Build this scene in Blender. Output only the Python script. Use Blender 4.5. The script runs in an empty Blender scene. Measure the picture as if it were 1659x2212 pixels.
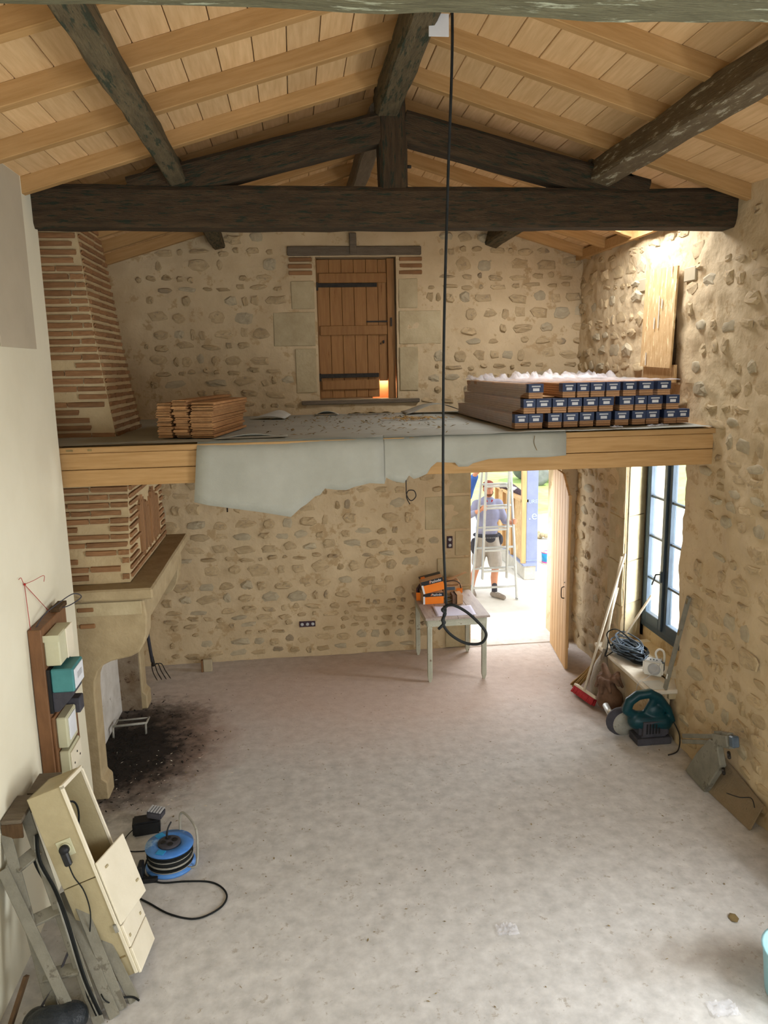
import bpy, bmesh, math, random
from mathutils import Vector, Matrix, noise
random.seed(7)
C = bpy.context.scene.collection
SC = bpy.context.scene
R = math.radians

# ------------------------------------------------------------------ camera
YAW, PITCH, ROLL, FPX = .111156, .186942, -.0207216, 1662.36
f = Vector((math.sin(YAW)*math.cos(PITCH), math.cos(YAW)*math.cos(PITCH), -math.sin(PITCH)))
r0 = Vector((math.cos(YAW), -math.sin(YAW), 0)); u0 = r0.cross(f)
cr = r0*math.cos(ROLL)+u0*math.sin(ROLL); cu = -r0*math.sin(ROLL)+u0*math.cos(ROLL)
cam = bpy.data.cameras.new('camera'); cam.sensor_fit = 'HORIZONTAL'; cam.sensor_width = 36
cam.lens = 36*FPX/1659; cam.clip_start = .05; cam.clip_end = 200
co = bpy.data.objects.new('camera', cam); C.objects.link(co)
M = Matrix((cr, cu, -f)).transposed().to_4x4(); M.translation = (0, 0, 3.6); co.matrix_world = M
SC.camera = co

# ------------------------------------------------------------------ world and light
SC.view_settings.view_transform = 'Standard'; SC.view_settings.look = 'None'
SC.view_settings.gamma = 1; SC.view_settings.use_curve_mapping = False
SC.view_settings.exposure = 0.0
try:
    SC.cycles.use_denoising = True
    SC.cycles.max_bounces = 8; SC.cycles.diffuse_bounces = 5; SC.cycles.sample_clamp_indirect = 6
except Exception: pass
W = bpy.data.worlds.new('sky'); SC.world = W; W.use_nodes = True
W.node_tree.nodes['Background'].inputs[0].default_value = (.93, .97, 1, 1)
W.node_tree.nodes['Background'].inputs[1].default_value = 2.4

def area(name, loc, direction, sx, sy, power, col=(1, 1, 1), spread=180):
    l = bpy.data.lights.new(name, 'AREA'); l.shape = 'RECTANGLE'; l.size = sx; l.size_y = sy
    l.energy = power; l.color = col; l.spread = R(spread)
    o = bpy.data.objects.new(name, l); C.objects.link(o); o.location = loc
    o.rotation_euler = Vector(direction).to_track_quat('-Z', 'Y').to_euler(); return o
# daylight entering through the tall openings behind the viewer, the side window, the roof opening and the door
area('front_window_daylight', (.9, -2.3, 2.2), (0, 1, -.22), 4.2, 3.0, 92, (.95, .98, 1))
area('near_side_window_daylight', (3.62, 2.2, 1.9), (-1, .25, -.22), 1.5, 1.7, 165, (.93, .97, 1))
area('side_window_daylight', (4.7, 7.3, 1.85), (-1, .2, -.12), 1.3, 2.3, 330, (.93, .97, 1))
area('roof_window_daylight', (2.92, 7.15, 5.12), (-.12, 0, -1), .7, 1.0, 90, (.98, .98, 1))
area('doorway_daylight', (2.66, 10.1, 1.3), (0, -1, -.45), 1.0, 2.0, 48, (.95, .97, 1))
sun = bpy.data.lights.new('sun', 'SUN'); sun.energy = 4.0; sun.angle = R(3); sun.color = (1, .96, .88)
so = bpy.data.objects.new('sun', sun); C.objects.link(so)
so.rotation_euler = Vector((-.25, .9, -1.5)).to_track_quat('-Z', 'Y').to_euler()

# ------------------------------------------------------------------ materials
def lin(h):
    h = h.lstrip('#'); c = [int(h[i:i+2], 16)/255 for i in (0, 2, 4)]
    return tuple(x/12.92 if x <= .04045 else ((x+.055)/1.055)**2.4 for x in c)+(1,)
def pm(name, c1, c2=None, scale=6, stretch=(1, 1, 1), rough=.85, bump=.15, bscale=60, metal=0, rnd=.12, detail=5, spec=.3, spots=None, spotscale=8, spotcut=.62):
    m = bpy.data.materials.new(name); m.use_nodes = True; nt = m.node_tree; N = nt.nodes; L = nt.links
    b = N['Principled BSDF']; c1 = lin(c1); c2 = lin(c2) if c2 else c1
    b.inputs['Roughness'].default_value = rough; b.inputs['Metallic'].default_value = metal
    b.inputs['Specular IOR Level'].default_value = spec
    tc = N.new('ShaderNodeTexCoord'); oi = N.new('ShaderNodeObjectInfo')
    ad = N.new('ShaderNodeVectorMath'); ad.operation = 'MULTIPLY_ADD'
    cb = N.new('ShaderNodeCombineXYZ')
    for i in range(3): L.new(oi.outputs['Random'], cb.inputs[i])
    L.new(cb.outputs[0], ad.inputs[0]); ad.inputs[1].default_value = (17, 11, 7); L.new(tc.outputs['Object'], ad.inputs[2])
    mp = N.new('ShaderNodeMapping'); mp.inputs['Scale'].default_value = stretch; L.new(ad.outputs[0], mp.inputs[0])
    n = N.new('ShaderNodeTexNoise'); n.inputs['Scale'].default_value = scale; n.inputs['Detail'].default_value = detail; n.inputs['Roughness'].default_value = .6
    L.new(mp.outputs[0], n.inputs[0])
    rp = N.new('ShaderNodeValToRGB'); rp.color_ramp.elements[0].position = .32; rp.color_ramp.elements[1].position = .68
    rp.color_ramp.elements[0].color = c1; rp.color_ramp.elements[1].color = c2; L.new(n.outputs[0], rp.inputs[0])
    out = rp.outputs[0]
    if spots:
        s = N.new('ShaderNodeTexNoise'); s.inputs['Scale'].default_value = spotscale; s.inputs['Detail'].default_value = 7; s.inputs['Roughness'].default_value = .7
        L.new(mp.outputs[0], s.inputs[0])
        sr = N.new('ShaderNodeValToRGB'); sr.color_ramp.elements[0].position = spotcut; sr.color_ramp.elements[1].position = spotcut+.05
        L.new(s.outputs[0], sr.inputs[0]); mx = N.new('ShaderNodeMix'); mx.data_type = 'RGBA'
        L.new(sr.outputs[0], mx.inputs[0]); L.new(out, mx.inputs[6]); mx.inputs[7].default_value = lin(spots); out = mx.outputs[2]
    if rnd:
        hs = N.new('ShaderNodeHueSaturation'); mr = N.new('ShaderNodeMapRange')
        mr.inputs[3].default_value = 1-rnd; mr.inputs[4].default_value = 1+rnd
        L.new(oi.outputs['Random'], mr.inputs[0]); L.new(mr.outputs[0], hs.inputs['Value']); L.new(out, hs.inputs['Color']); out = hs.outputs[0]
    L.new(out, b.inputs['Base Color'])
    if bump:
        bn = N.new('ShaderNodeTexNoise'); bn.inputs['Scale'].default_value = bscale; bn.inputs['Detail'].default_value = 4; L.new(mp.outputs[0], bn.inputs[0])
        bp = N.new('ShaderNodeBump'); bp.inputs['Strength'].default_value = min(1, bump*2); bp.inputs['Distance'].default_value = .012
        L.new(bn.outputs[0], bp.inputs['Height']); L.new(bp.outputs[0], b.inputs['Normal'])
    m['out'] = 1
    return m
def emis(name, col, s):
    m = bpy.data.materials.new(name); m.use_nodes = True; b = m.node_tree.nodes['Principled BSDF']
    b.inputs['Base Color'].default_value = lin(col); b.inputs['Emission Color'].default_value = lin(col); b.inputs['Emission Strength'].default_value = s; return m
def clear(name, col, alpha, rough=.15):
    m = bpy.data.materials.new(name); m.use_nodes = True; b = m.node_tree.nodes['Principled BSDF']
    b.inputs['Base Color'].default_value = lin(col); b.inputs['Alpha'].default_value = alpha; b.inputs['Roughness'].default_value = rough; return m

MT = dict(
 mortar=pm('lime mortar', '#baa582', '#c9b592', 2.4, bump=.5, bscale=13, rnd=0, spots='#b09872', spotscale=5, spotcut=.56),
 stone=pm('limestone rubble', '#a5906c', '#bea985', 2.2, bump=.06, bscale=7, rnd=.09, spots='#9a8a70', spotscale=3, spotcut=.56),
 stone_grey=pm('grey limestone', '#a3967c', '#b6a98c', 2.2, bump=.06, bscale=7, rnd=.08),
 ashlar=pm('dressed limestone', '#aa9a78', '#bcae8c', 5, bump=.2, bscale=40, rnd=.05),
 mantel=pm('mantel limestone', '#a08e6c', '#b3a17e', 6, bump=.2, bscale=40, rnd=.04, spots='#8c7a58', spotcut=.64),
 whitewash=pm('whitewashed plaster', '#b9b3a8', '#d0ccc4', 5, bump=.2, bscale=30, rnd=0, spots='#8f8475', spotcut=.62),
 scorched=pm('scorched stone', '#8d7f6c', '#6b573f', 5, bump=.3, bscale=30, rnd=0, spots='#4a3524', spotcut=.55),
 brick=pm('thin clay brick', '#7f5d3d', '#98714d', 2.5, bump=.05, bscale=8, rnd=.16),
 brickmortar=pm('brick lime mortar', '#b7a27c', '#c6b28a', 6, bump=.3, bscale=30, rnd=0),
 plaster=pm('smooth cream plaster', '#d6d0b8', '#dfdac4', 1.3, bump=.04, bscale=12, rnd=0),
 patch=pm('grey skim patch', '#b4aa95', '#bcb29c', 3, bump=.03, rnd=0),
 pine=pm('sawn pine', '#a07c4c', '#b28e5e', 3, (1, 14, 14), bump=.06, bscale=30, rnd=.07, rough=.7, spots='#a87a42', spotscale=1.6, spotcut=.68),
 board=pm('spruce sarking board', '#c6a273', '#d8b688', 3, (14, 1, 14), bump=.05, bscale=30, rnd=.08, rough=.7, spots='#b98e58', spotscale=2, spotcut=.72),
 osb=pm('strand board', '#b59361', '#cfb083', 24, (1, 1.6, .35), bump=.1, bscale=60, rnd=.03, spots='#efd9a8', spotscale=15, spotcut=.57),
 door=pm('door pine', '#8a6238', '#9c7244', 4, (9, 9, .8), bump=.08, bscale=24, rnd=.08, rough=.65, spots='#73471e', spotscale=2.2, spotcut=.64),
 door_new=pm('new door pine', '#b58e5e', '#c9a373', 4, (9, 9, .8), bump=.06, bscale=24, rnd=.08, rough=.7),
 oak=pm('old weathered oak', '#332719', '#4a3a27', 5, (1, 7, 7), bump=1, bscale=26, rnd=.04, spots='#232a1e', spotscale=7, spotcut=.54),
 oak_moss=pm('mossy old oak', '#4c4330', '#675b43', 6, (1, 6, 6), bump=1, bscale=24, rnd=.04, spots='#32382a', spotscale=5, spotcut=.53),
 oak_top=pm('green lichened oak', '#57543f', '#6c6950', 6, (1, 6, 6), bump=1, bscale=24, rnd=.04, spots='#a3a78f', spotscale=4, spotcut=.57),
 oak_pale=pm('lichen spotted oak', '#574a36', '#6e6048', 6, (1, 5, 5), bump=1, bscale=24, rnd=.04, spots='#a39e8a', spotscale=6, spotcut=.57),
 ladder=pm('old grey ladder', '#6f6c5f', '#838072', 8, bump=.15, rough=.7, rnd=.05, spots='#645f52', spotcut=.58),
 oak_grey=pm('grey weathered oak', '#6b6050', '#7d7160', 5, (1, 8, 8), bump=.5, bscale=26, rnd=.04),
 felt=pm('grey felt', '#98988c', '#a4a499', 3, bump=.06, bscale=80, rnd=0),
 feltwhite=pm('pale felt', '#c9cbc4', '#b9bab2', 3, bump=.06, bscale=80, rnd=0),
 iron=pm('black iron', '#2a2724', '#3b3630', 20, bump=.2, rough=.6, metal=.4, rnd=.05),
 dark=pm('black plastic', '#1b1c1e', '#232426', 8, bump=.05, rough=.45, rnd=.04),
 rubber=pm('dark grey cable', '#1a1c1b', '#242626', 10, bump=0, rough=.8, spec=.15, rnd=.06),
 cable_blue=pm('slate grey cable', '#44515e', '#5d6a76', 10, bump=0, rough=.4, rnd=.1),
 alu=pm('dull aluminium', '#b9bbb8', '#c9cbc8', 8, bump=.04, rough=.45, metal=.55, rnd=.03),
 alu_dirty=pm('dirty grey metal', '#8c8a80', '#a3a196', 8, (1, 1, 1), bump=.15, rough=.6, metal=.2, rnd=.05, spots='#6d685c', spotcut=.6),
 frame=pm('slate blue window frame', '#3c4854', '#44525e', 8, bump=.02, rough=.45, rnd=0),
 white=pm('off white plastic', '#dcdcd6', '#e6e6e0', 8, bump=.02, rough=.4, rnd=.02),
 silver=pm('silver plastic', '#a9acb0', '#b7babd', 8, bump=.02, rough=.4, rnd=.02),
 enamel=pm('yellowed cream paint', '#a29675', '#b0a482', 5, bump=.06, rough=.5, rnd=.02, spots='#9a8a62', spotscale=5, spotcut=.66),
 enamel_lt=pm('cream painted sheet', '#d8d0b8', '#e2dac4', 5, bump=.05, rough=.5, rnd=.02, spots='#b8a67c', spotscale=5, spotcut=.7),
 varnish=pm('varnished brown board', '#69492f', '#7a5638', 5, (5, 5, 1), bump=.06, rough=.5, rnd=.03, spots='#c9c0a8', spotscale=7, spotcut=.72),
 olive=pm('olive grey plastic', '#b7b596', '#c4c2a5', 6, bump=.03, rough=.5, rnd=.02),
 teal=pm('teal plastic', '#3f7a7c', '#4a898a', 6, bump=.03, rough=.45, rnd=.03),
 teal_dk=pm('dark teal tool plastic', '#083038', '#0d3c43', 6, bump=.03, rough=.4, rnd=.03),
 tablep=pm('worn grey green paint', '#a9aa98', '#bcbcab', 7, (1, 1, 1), bump=.12, rough=.7, rnd=.03, spots='#7d6f5d', spotscale=14, spotcut=.6),
 tabletop=pm('worn table top', '#9d8f86', '#b3a69c', 4, (1, 6, 6), bump=.1, rough=.6, rnd=.03, spots='#7d6a60', spotscale=6, spotcut=.6),
 paper=pm('paper', '#cfcfe6', '#dcdcee', 3, bump=.02, rnd=.02),
 kraft=pm('brown cardboard', '#b18a62', '#c09a72', 6, bump=.04, rnd=.05),
 planks=pm('parquet bundle', '#a67f5c', '#b98f69', 5, (14, 1, 40), bump=.15, rnd=.08),
 plankend=pm('cut board', '#9a7048', '#b08659', 12, bump=.15, rnd=.14),
 orange=pm('orange carton', '#e87a16', '#ee8420', 6, bump=.02, rnd=.03, rough=.5),
 blue_lab=pm('dark blue label', '#25324e', '#2d3c5c', 6, bump=0, rnd=.08, rough=.5),
 white_lab=pm('white sticker', '#c9ccd0', '#d9dbde', 6, bump=0, rnd=.02),
 reel=pm('translucent blue plastic', '#3d74bd', '#5d92d4', 5, bump=.02, rough=.3, rnd=.02, spots='#8fb4de', spotscale=4, spotcut=.58),
 red=pm('red bristle', '#a3282c', '#b8363a', 30, bump=.3, rnd=.08),
 redstring=pm('red string', '#a12a25', rnd=0, bump=0),
 straw=pm('straw bristle', '#b08a4c', '#c49d5e', 30, (30, 30, 1), bump=.4, rnd=.05),
 handle=pm('pale broom stick', '#c9bda5', '#d8cdb8', 5, (1, 1, 1), bump=.05, rough=.5, rnd=.03),
 spade=pm('muddy steel', '#7a6f60', '#8c8170', 10, bump=.2, rough=.6, metal=.2, rnd=0),
 sack=pm('dusty brown sack', '#5c4536', '#7a5f4c', 7, bump=.4, bscale=24, rnd=0),
 skin=pm('skin', '#c98a6b', '#d49878', 6, bump=.02, rough=.55, rnd=0),
 beard=pm('short brown hair', '#6b442e', '#7d5138', 30, bump=.3, rnd=0),
 shirt=pm('lavender grey polo', '#8f90ab', '#9c9db7', 5, bump=.1, bscale=14, rnd=0),
 shorts=pm('beige work shorts', '#a39a90', '#b5aca2', 5, bump=.1, bscale=14, rnd=0),
 bluecloth=pm('blue workwear', '#3a62b5', '#4a76c9', 5, bump=.15, bscale=14, rnd=0),
 leather=pm('dark tool belt', '#3b3a40', '#4a494f', 8, bump=.15, rnd=0),
 shoe=pm('dusty shoe', '#857a6f', '#978c80', 8, bump=.15, rnd=0),
 cap=pm('rust cap', '#8a4336', '#9a4f40', 8, bump=.1, rnd=0),
 membrane=pm('grey building membrane', '#7d86a3', '#8a93b0', 4, bump=.05, rnd=0),
 concrete_block=pm('concrete block', '#a9a498', '#bab5a9', 8, bump=.3, rnd=.03),
 yard=pm('pale dusty concrete yard', '#cfcabf', '#ddd8cd', 3, bump=.1, rnd=0),
 grass=pm('lawn', '#93ad5e', '#bccf86', 2, bump=.8, bscale=12, rnd=0),
 tyre=pm('dusty tyre', '#77797c', '#8b8d90', 6, bump=.1, rnd=0),
 carpaint=pm('white car paint', '#d9dde3', '#e3e7ec', 3, bump=0, rough=.3, rnd=0),
 bucket=pm('blue bucket', '#2f8fc9', '#3aa0d8', 5, bump=0, rough=.4, rnd=0),
 pink=pm('magenta band', '#c05aa8', rnd=0, bump=0),
 leaf=pm('dry leaf debris', '#6b5a3c', '#8c7a50', 10, bump=.1, rnd=0),
 charcoal=pm('charcoal', '#15130f', '#2a2620', 20, bump=.4, rnd=.1),
 chip=pm('pale chip', '#c9c0ae', '#d9d1c0', 10, bump=.1, rnd=.1),
 lightblue=pm('light blue plastic', '#8fc3cf', '#a5d3dd', 5, bump=.03, rough=.4, rnd=0),
 darkslab=pm('dirty brown grey slab', '#7b6b53', '#8a795f', 5, bump=.25, rnd=0),
 darkwood=pm('dark brown board', '#46341f', '#5a442c', 5, (6, 6, 1), bump=.2, rnd=0),
 bag=pm('dark bin bag', '#1e2327', '#2a3035', 5, bump=.3, rough=.35, rnd=0),
 roof=pm('roof covering', '#b0946a', '#b89c72', 4, bump=.1, rnd=0),
 letter=pm('white print', '#e6e6e6', rnd=0, bump=0), letterlb=pm('pale blue print', '#a9b9e0', rnd=0, bump=0),
 purple=pm('dark wiring box', '#2e2026', '#54424c', 60, bump=.1, rnd=.1),
 glass=clear('window glass', '#dfeef2', .10, .05), film=clear('clear plastic film', '#e9eaf0', .32, .2),
 orangeglow=pm('orange tarp beyond door', '#e8894a', '#f2a368', 4, rnd=0, bump=0),
)
# the floor: pale concrete with dust, pink tint and the burnt patch before the fireplace
def floor_mat():
    m = pm('dusty concrete floor', '#afada9', '#cac8c4', 9, bump=.12, bscale=35, rnd=0, rough=.9, spots='#a8a299', spotscale=16, spotcut=.6)
    nt = m.node_tree; N = nt.nodes; L = nt.links; b = N['Principled BSDF']; src = b.inputs['Base Color'].links[0].from_socket
    g = N.new('ShaderNodeNewGeometry')
    def blob(cx, cy, r, soft, sx=1, sy=1, namp=.5, ns=2.5):
        v = N.new('ShaderNodeVectorMath'); v.operation = 'SUBTRACT'; v.inputs[1].default_value = (cx, cy, 0); L.new(g.outputs['Position'], v.inputs[0])
        s = N.new('ShaderNodeVectorMath'); s.operation = 'MULTIPLY'; s.inputs[1].default_value = (1/sx, 1/sy, 0); L.new(v.outputs[0], s.inputs[0])
        l = N.new('ShaderNodeVectorMath'); l.operation = 'LENGTH'; L.new(s.outputs[0], l.inputs[0])
        n = N.new('ShaderNodeTexNoise'); n.inputs['Scale'].default_value = ns; n.inputs['Detail'].default_value = 8; n.inputs['Roughness'].default_value = .65; L.new(g.outputs['Position'], n.inputs[0])
        a = N.new('ShaderNodeMath'); a.operation = 'MULTIPLY_ADD'; a.inputs[1].default_value = namp; L.new(n.outputs[0], a.inputs[0]); L.new(l.outputs['Value'], a.inputs[2])
        r_ = N.new('ShaderNodeMapRange'); r_.inputs[1].default_value = r+namp*.5+soft; r_.inputs[2].default_value = r+namp*.5-soft; L.new(a.outputs[0], r_.inputs[0]); return r_.outputs[0]
    def over(src, fac, col, amt=1):
        mx = N.new('ShaderNodeMix'); mx.data_type = 'RGBA'; ml = N.new('ShaderNodeMath'); ml.operation = 'MULTIPLY'; ml.inputs[1].default_value = amt
        L.new(fac, ml.inputs[0]); L.new(ml.outputs[0], mx.inputs[0]); L.new(src, mx.inputs[6]); mx.inputs[7].default_value = lin(col); return mx.outputs[2]
    o = over(src, blob(1.2, 8.3, 1.9, .9, 1.4, .7, 1.0), '#c3a592', .55)
    o = over(o, blob(-1.55, 7.15, .85, .28, .85, 1.15, .7, 3), '#8d6f5c', .75)
    o = over(o, blob(-1.70, 7.1, .72, .3, .8, 1.3, 1.1, 7), '#15120f', .95)
    o = over(o, blob(-1.75, 7.9, .45, .3, 1.1, .5, 1.3, 12), '#2a241d', .7)
    o = over(o, blob(3.2, 7.6, .4, .4, .6, 1.2, .8), '#80664a', .7)
    o = over(o, blob(2.4, 3.9, .3, .25, 1.4, .5, .6, 4), '#7a6a55', .5)
    L.new(o, b.inputs['Base Color']); return m
MT['floor'] = floor_mat()

# ------------------------------------------------------------------ helpers
WM = {}
def tag(o, label=None, cat=None, group=None, kind=None):
    if label: o['label'] = label
    if cat: o['category'] = cat
    if group: o['group'] = group
    if kind: o['kind'] = kind
    return o
def thing(name, loc, label=None, cat=None, group=None, kind=None):
    o = bpy.data.objects.new(name, None); o.empty_display_size = .1; C.objects.link(o); o.location = loc
    WM[o.name] = Matrix.Translation(loc); return tag(o, label, cat, group, kind)
def link(name, me, parent=None, world=None):
    o = bpy.data.objects.new(name, me); C.objects.link(o); world = world or Matrix.Identity(4); WM[o.name] = world.copy()
    if parent: o.parent = parent; o.matrix_local = WM[parent.name].inverted() @ world
    else: o.matrix_world = world
    return o
def frame(origin, xdir, zhint=(0, 0, 1)):
    x = Vector(xdir).normalized(); z = Vector(zhint); y = z.cross(x).normalized(); z = x.cross(y)
    m = Matrix((x, y, z)).transposed().to_4x4(); m.translation = origin; return m
class MB:
    def __init__(s): s.v = []; s.f = []; s.s = []
    def add(s, vs, fs, smooth=False):
        k = len(s.v); s.v += [Vector(v) for v in vs]; s.f += [[i+k for i in q] for q in fs]; s.s += [smooth]*len(fs); return s
    def box(s, x0, x1, y0, y1, z0, z1, M=None):
        vs = [Vector((x, y, z)) for z in (z0, z1) for y in (y0, y1) for x in (x0, x1)]
        if M: vs = [M @ v for v in vs]
        return s.add(vs, [(0, 2, 3, 1), (4, 5, 7, 6), (0, 1, 5, 4), (2, 6, 7, 3), (0, 4, 6, 2), (1, 3, 7, 5)])
    def bar(s, a, b, w, h, up=(0, 0, 1)):
        a, b = Vector(a), Vector(b); M = frame(a, b-a, up if abs((b-a).normalized().dot(Vector(up))) < .98 else (0, 1, 0)); return s.box(0, (b-a).length, -w/2, w/2, -h/2, h/2, M)
    def prism(s, poly, ax, a0, a1):
        n = len(poly); mk = lambda p, a: {0: (a, p[0], p[1]), 1: (p[0], a, p[1]), 2: (p[0], p[1], a)}[ax]
        vs = [mk(p, a0) for p in poly]+[mk(p, a1) for p in poly]
        return s.add(vs, [tuple(range(n)), tuple(range(2*n-1, n-1, -1))]+[(i, (i+1) % n, n+(i+1) % n, n+i) for i in range(n)])
    def tube(s, pts, r, n=8, closed=False, cap=True):
        pts = [Vector(p) for p in pts]; m = len(pts); rs = r if isinstance(r, (list, tuple)) else [r]*m
        vs = []; prev = None
        for i, p in enumerate(pts):
            if closed: t = pts[(i+1) % m]-pts[i-1]
            else: t = pts[min(i+1, m-1)]-pts[max(i-1, 0)]
            t.normalize()
            if prev is None: u = t.orthogonal().normalized()
            else: u = (prev-t*prev.dot(t)); u = u.normalized() if u.length > 1e-6 else t.orthogonal().normalized()
            prev = u; w = t.cross(u)
            vs += [p+(u*math.cos(2*math.pi*k/n)+w*math.sin(2*math.pi*k/n))*rs[i] for k in range(n)]
        fs = [(i*n+k, i*n+(k+1) % n, ((i+1) % m)*n+(k+1) % n, ((i+1) % m)*n+k) for i in range(m if closed else m-1) for k in range(n)]
        if cap and not closed: fs += [tuple(range(n-1, -1, -1)), tuple((m-1)*n+k for k in range(n))]
        return s.add(vs, fs, True)
    def lathe(s, prof, M=None, n=24, smooth=True):
        vs = [Vector((r*math.cos(2*math.pi*k/n), r*math.sin(2*math.pi*k/n), z)) for r, z in prof for k in range(n)]
        if M: vs = [M @ v for v in vs]
        m = len(prof); return s.add(vs, [(i*n+k, i*n+(k+1) % n, (i+1)*n+(k+1) % n, (i+1)*n+k) for i in range(m-1) for k in range(n)]+[tuple(range(n-1, -1, -1)), tuple((m-1)*n+k for k in range(n))], smooth)
    def ball(s, c, r, n=12, m=8, M=None):
        r = Vector(r) if not isinstance(r, (int, float)) else Vector((r, r, r)); c = Vector(c); vs = []
        for i in range(m+1):
            a = math.pi*(i/m); a = min(max(a, .02), math.pi-.02)
            for k in range(n):
                d = Vector((math.sin(a)*math.cos(2*math.pi*k/n)*r.x, math.sin(a)*math.sin(2*math.pi*k/n)*r.y, -math.cos(a)*r.z))
                vs.append(c+(M @ d if M else d))
        return s.add(vs, [(i*n+k, i*n+(k+1) % n, (i+1)*n+(k+1) % n, (i+1)*n+k) for i in range(m) for k in range(n)]+[tuple(range(n-1, -1, -1)), tuple(m*n+k for k in range(n))], True)
    def grid(s, fn, nu, nv, smooth=True):
        vs = [fn(i/nu, j/nv) for j in range(nv+1) for i in range(nu+1)]
        return s.add(vs, [(j*(nu+1)+i, j*(nu+1)+i+1, (j+1)*(nu+1)+i+1, (j+1)*(nu+1)+i) for j in range(nv) for i in range(nu)], smooth)
    def mesh(s, name, mat, bevel=0, seg=1, solid=0, remesh=0, smooth_it=0, sub=0, wob=0):
        me = bpy.data.meshes.new(name); me.from_pydata([tuple(v) for v in s.v], [], s.f)
        me.polygons.foreach_set('use_smooth', s.s); me.update()
        bm = bmesh.new(); bm.from_mesh(me); bmesh.ops.recalc_face_normals(bm, faces=bm.faces)
        if bevel: bmesh.ops.bevel(bm, geom=[e for e in bm.edges if e.is_manifold and e.calc_face_angle(0) > .5], offset=bevel, segments=seg, affect='EDGES', clamp_overlap=True)
        if sub: bmesh.ops.subdivide_edges(bm, edges=bm.edges[:], cuts=sub, use_grid_fill=True)
        if wob:
            for v in bm.verts: v.co += noise.noise_vector(v.co*6)*wob
        bm.to_mesh(me); bm.free()
        if remesh or solid:
            t = bpy.data.objects.new('tmp', me); C.objects.link(t)
            if solid: q = t.modifiers.new('s', 'SOLIDIFY'); q.thickness = solid; q.offset = -1
            if remesh:
                q = t.modifiers.new('r', 'REMESH'); q.mode = 'VOXEL'; q.voxel_size = remesh; q.use_smooth_shade = True
                if smooth_it: q = t.modifiers.new('sm', 'SMOOTH'); q.factor = .5; q.iterations = smooth_it
            dg = bpy.context.evaluated_depsgraph_get(); dg.update(); me2 = bpy.data.meshes.new_from_object(t.evaluated_get(dg)); bpy.data.objects.remove(t); me = me2; me.name = name
        me.materials.clear(); me.materials.append(MT[mat] if isinstance(mat, str) else mat); return me
    def build(s, name, mat, parent=None, frame_=None, kind=None, label=None, cat=None, group=None, **k):
        """vertices are world coordinates unless a frame is given"""
        if frame_ is None:
            if parent: W_ = WM[parent.name].copy()
            else:
                xs = [v.x for v in s.v]; ys = [v.y for v in s.v]; zs = [v.z for v in s.v]
                W_ = Matrix.Translation(((min(xs)+max(xs))/2, (min(ys)+max(ys))/2, min(zs)))
            inv = W_.inverted(); s.v = [inv @ v for v in s.v]
        else: W_ = frame_
        o = link(name, s.mesh(name, mat, **k), parent, W_); return tag(o, label, cat, group, kind)
def copytree(o, M, parent=None, label=None, group=None):
    """copy a thing with its parts; M is the world matrix of the copy"""
    def rec(src, par, wm):
        c = src.copy(); C.objects.link(c); WM[c.name] = wm
        if par: c.parent = par; c.matrix_basis = src.matrix_basis.copy()
        else: c.parent = None; c.matrix_world = wm
        for ch in [x for x in list(SC.objects) if x.parent == src]: rec(ch, c, wm @ ch.matrix_basis)
        return c
    c = rec(o, parent, M)
    if label: c['label'] = label
    if group: c['group'] = group
    return c
def catmull(P, n=8, closed=False):
    P = [Vector(p) for p in P]; out = []; m = len(P)
    for i in range(m if closed else m-1):
        g = (lambda k: P[k % m]) if closed else (lambda k: P[min(max(k, 0), m-1)])
        a, b, c, d = g(i-1), g(i), g(i+1), g(i+2)
        for j in range(n):
            t = j/n; out.append(.5*((2*b)+(c-a)*t+(2*a-5*b+4*c-d)*t*t+(3*b-a-3*c+d)*t**3))
    if not closed: out.append(P[-1])
    return out
def text(body, name, parent, mat, size, M, depth=.0006):
    cu_ = bpy.data.curves.new('t', 'FONT'); cu_.body = body; cu_.size = size; cu_.extrude = depth; cu_.align_x = 'CENTER'; cu_.align_y = 'CENTER'
    t = bpy.data.objects.new('t', cu_); C.objects.link(t); dg = bpy.context.evaluated_depsgraph_get(); dg.update()
    me = bpy.data.meshes.new_from_object(t.evaluated_get(dg)); bpy.data.objects.remove(t); me.materials.clear(); me.materials.append(MT[mat])
    return link(name, me, parent, M)

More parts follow.
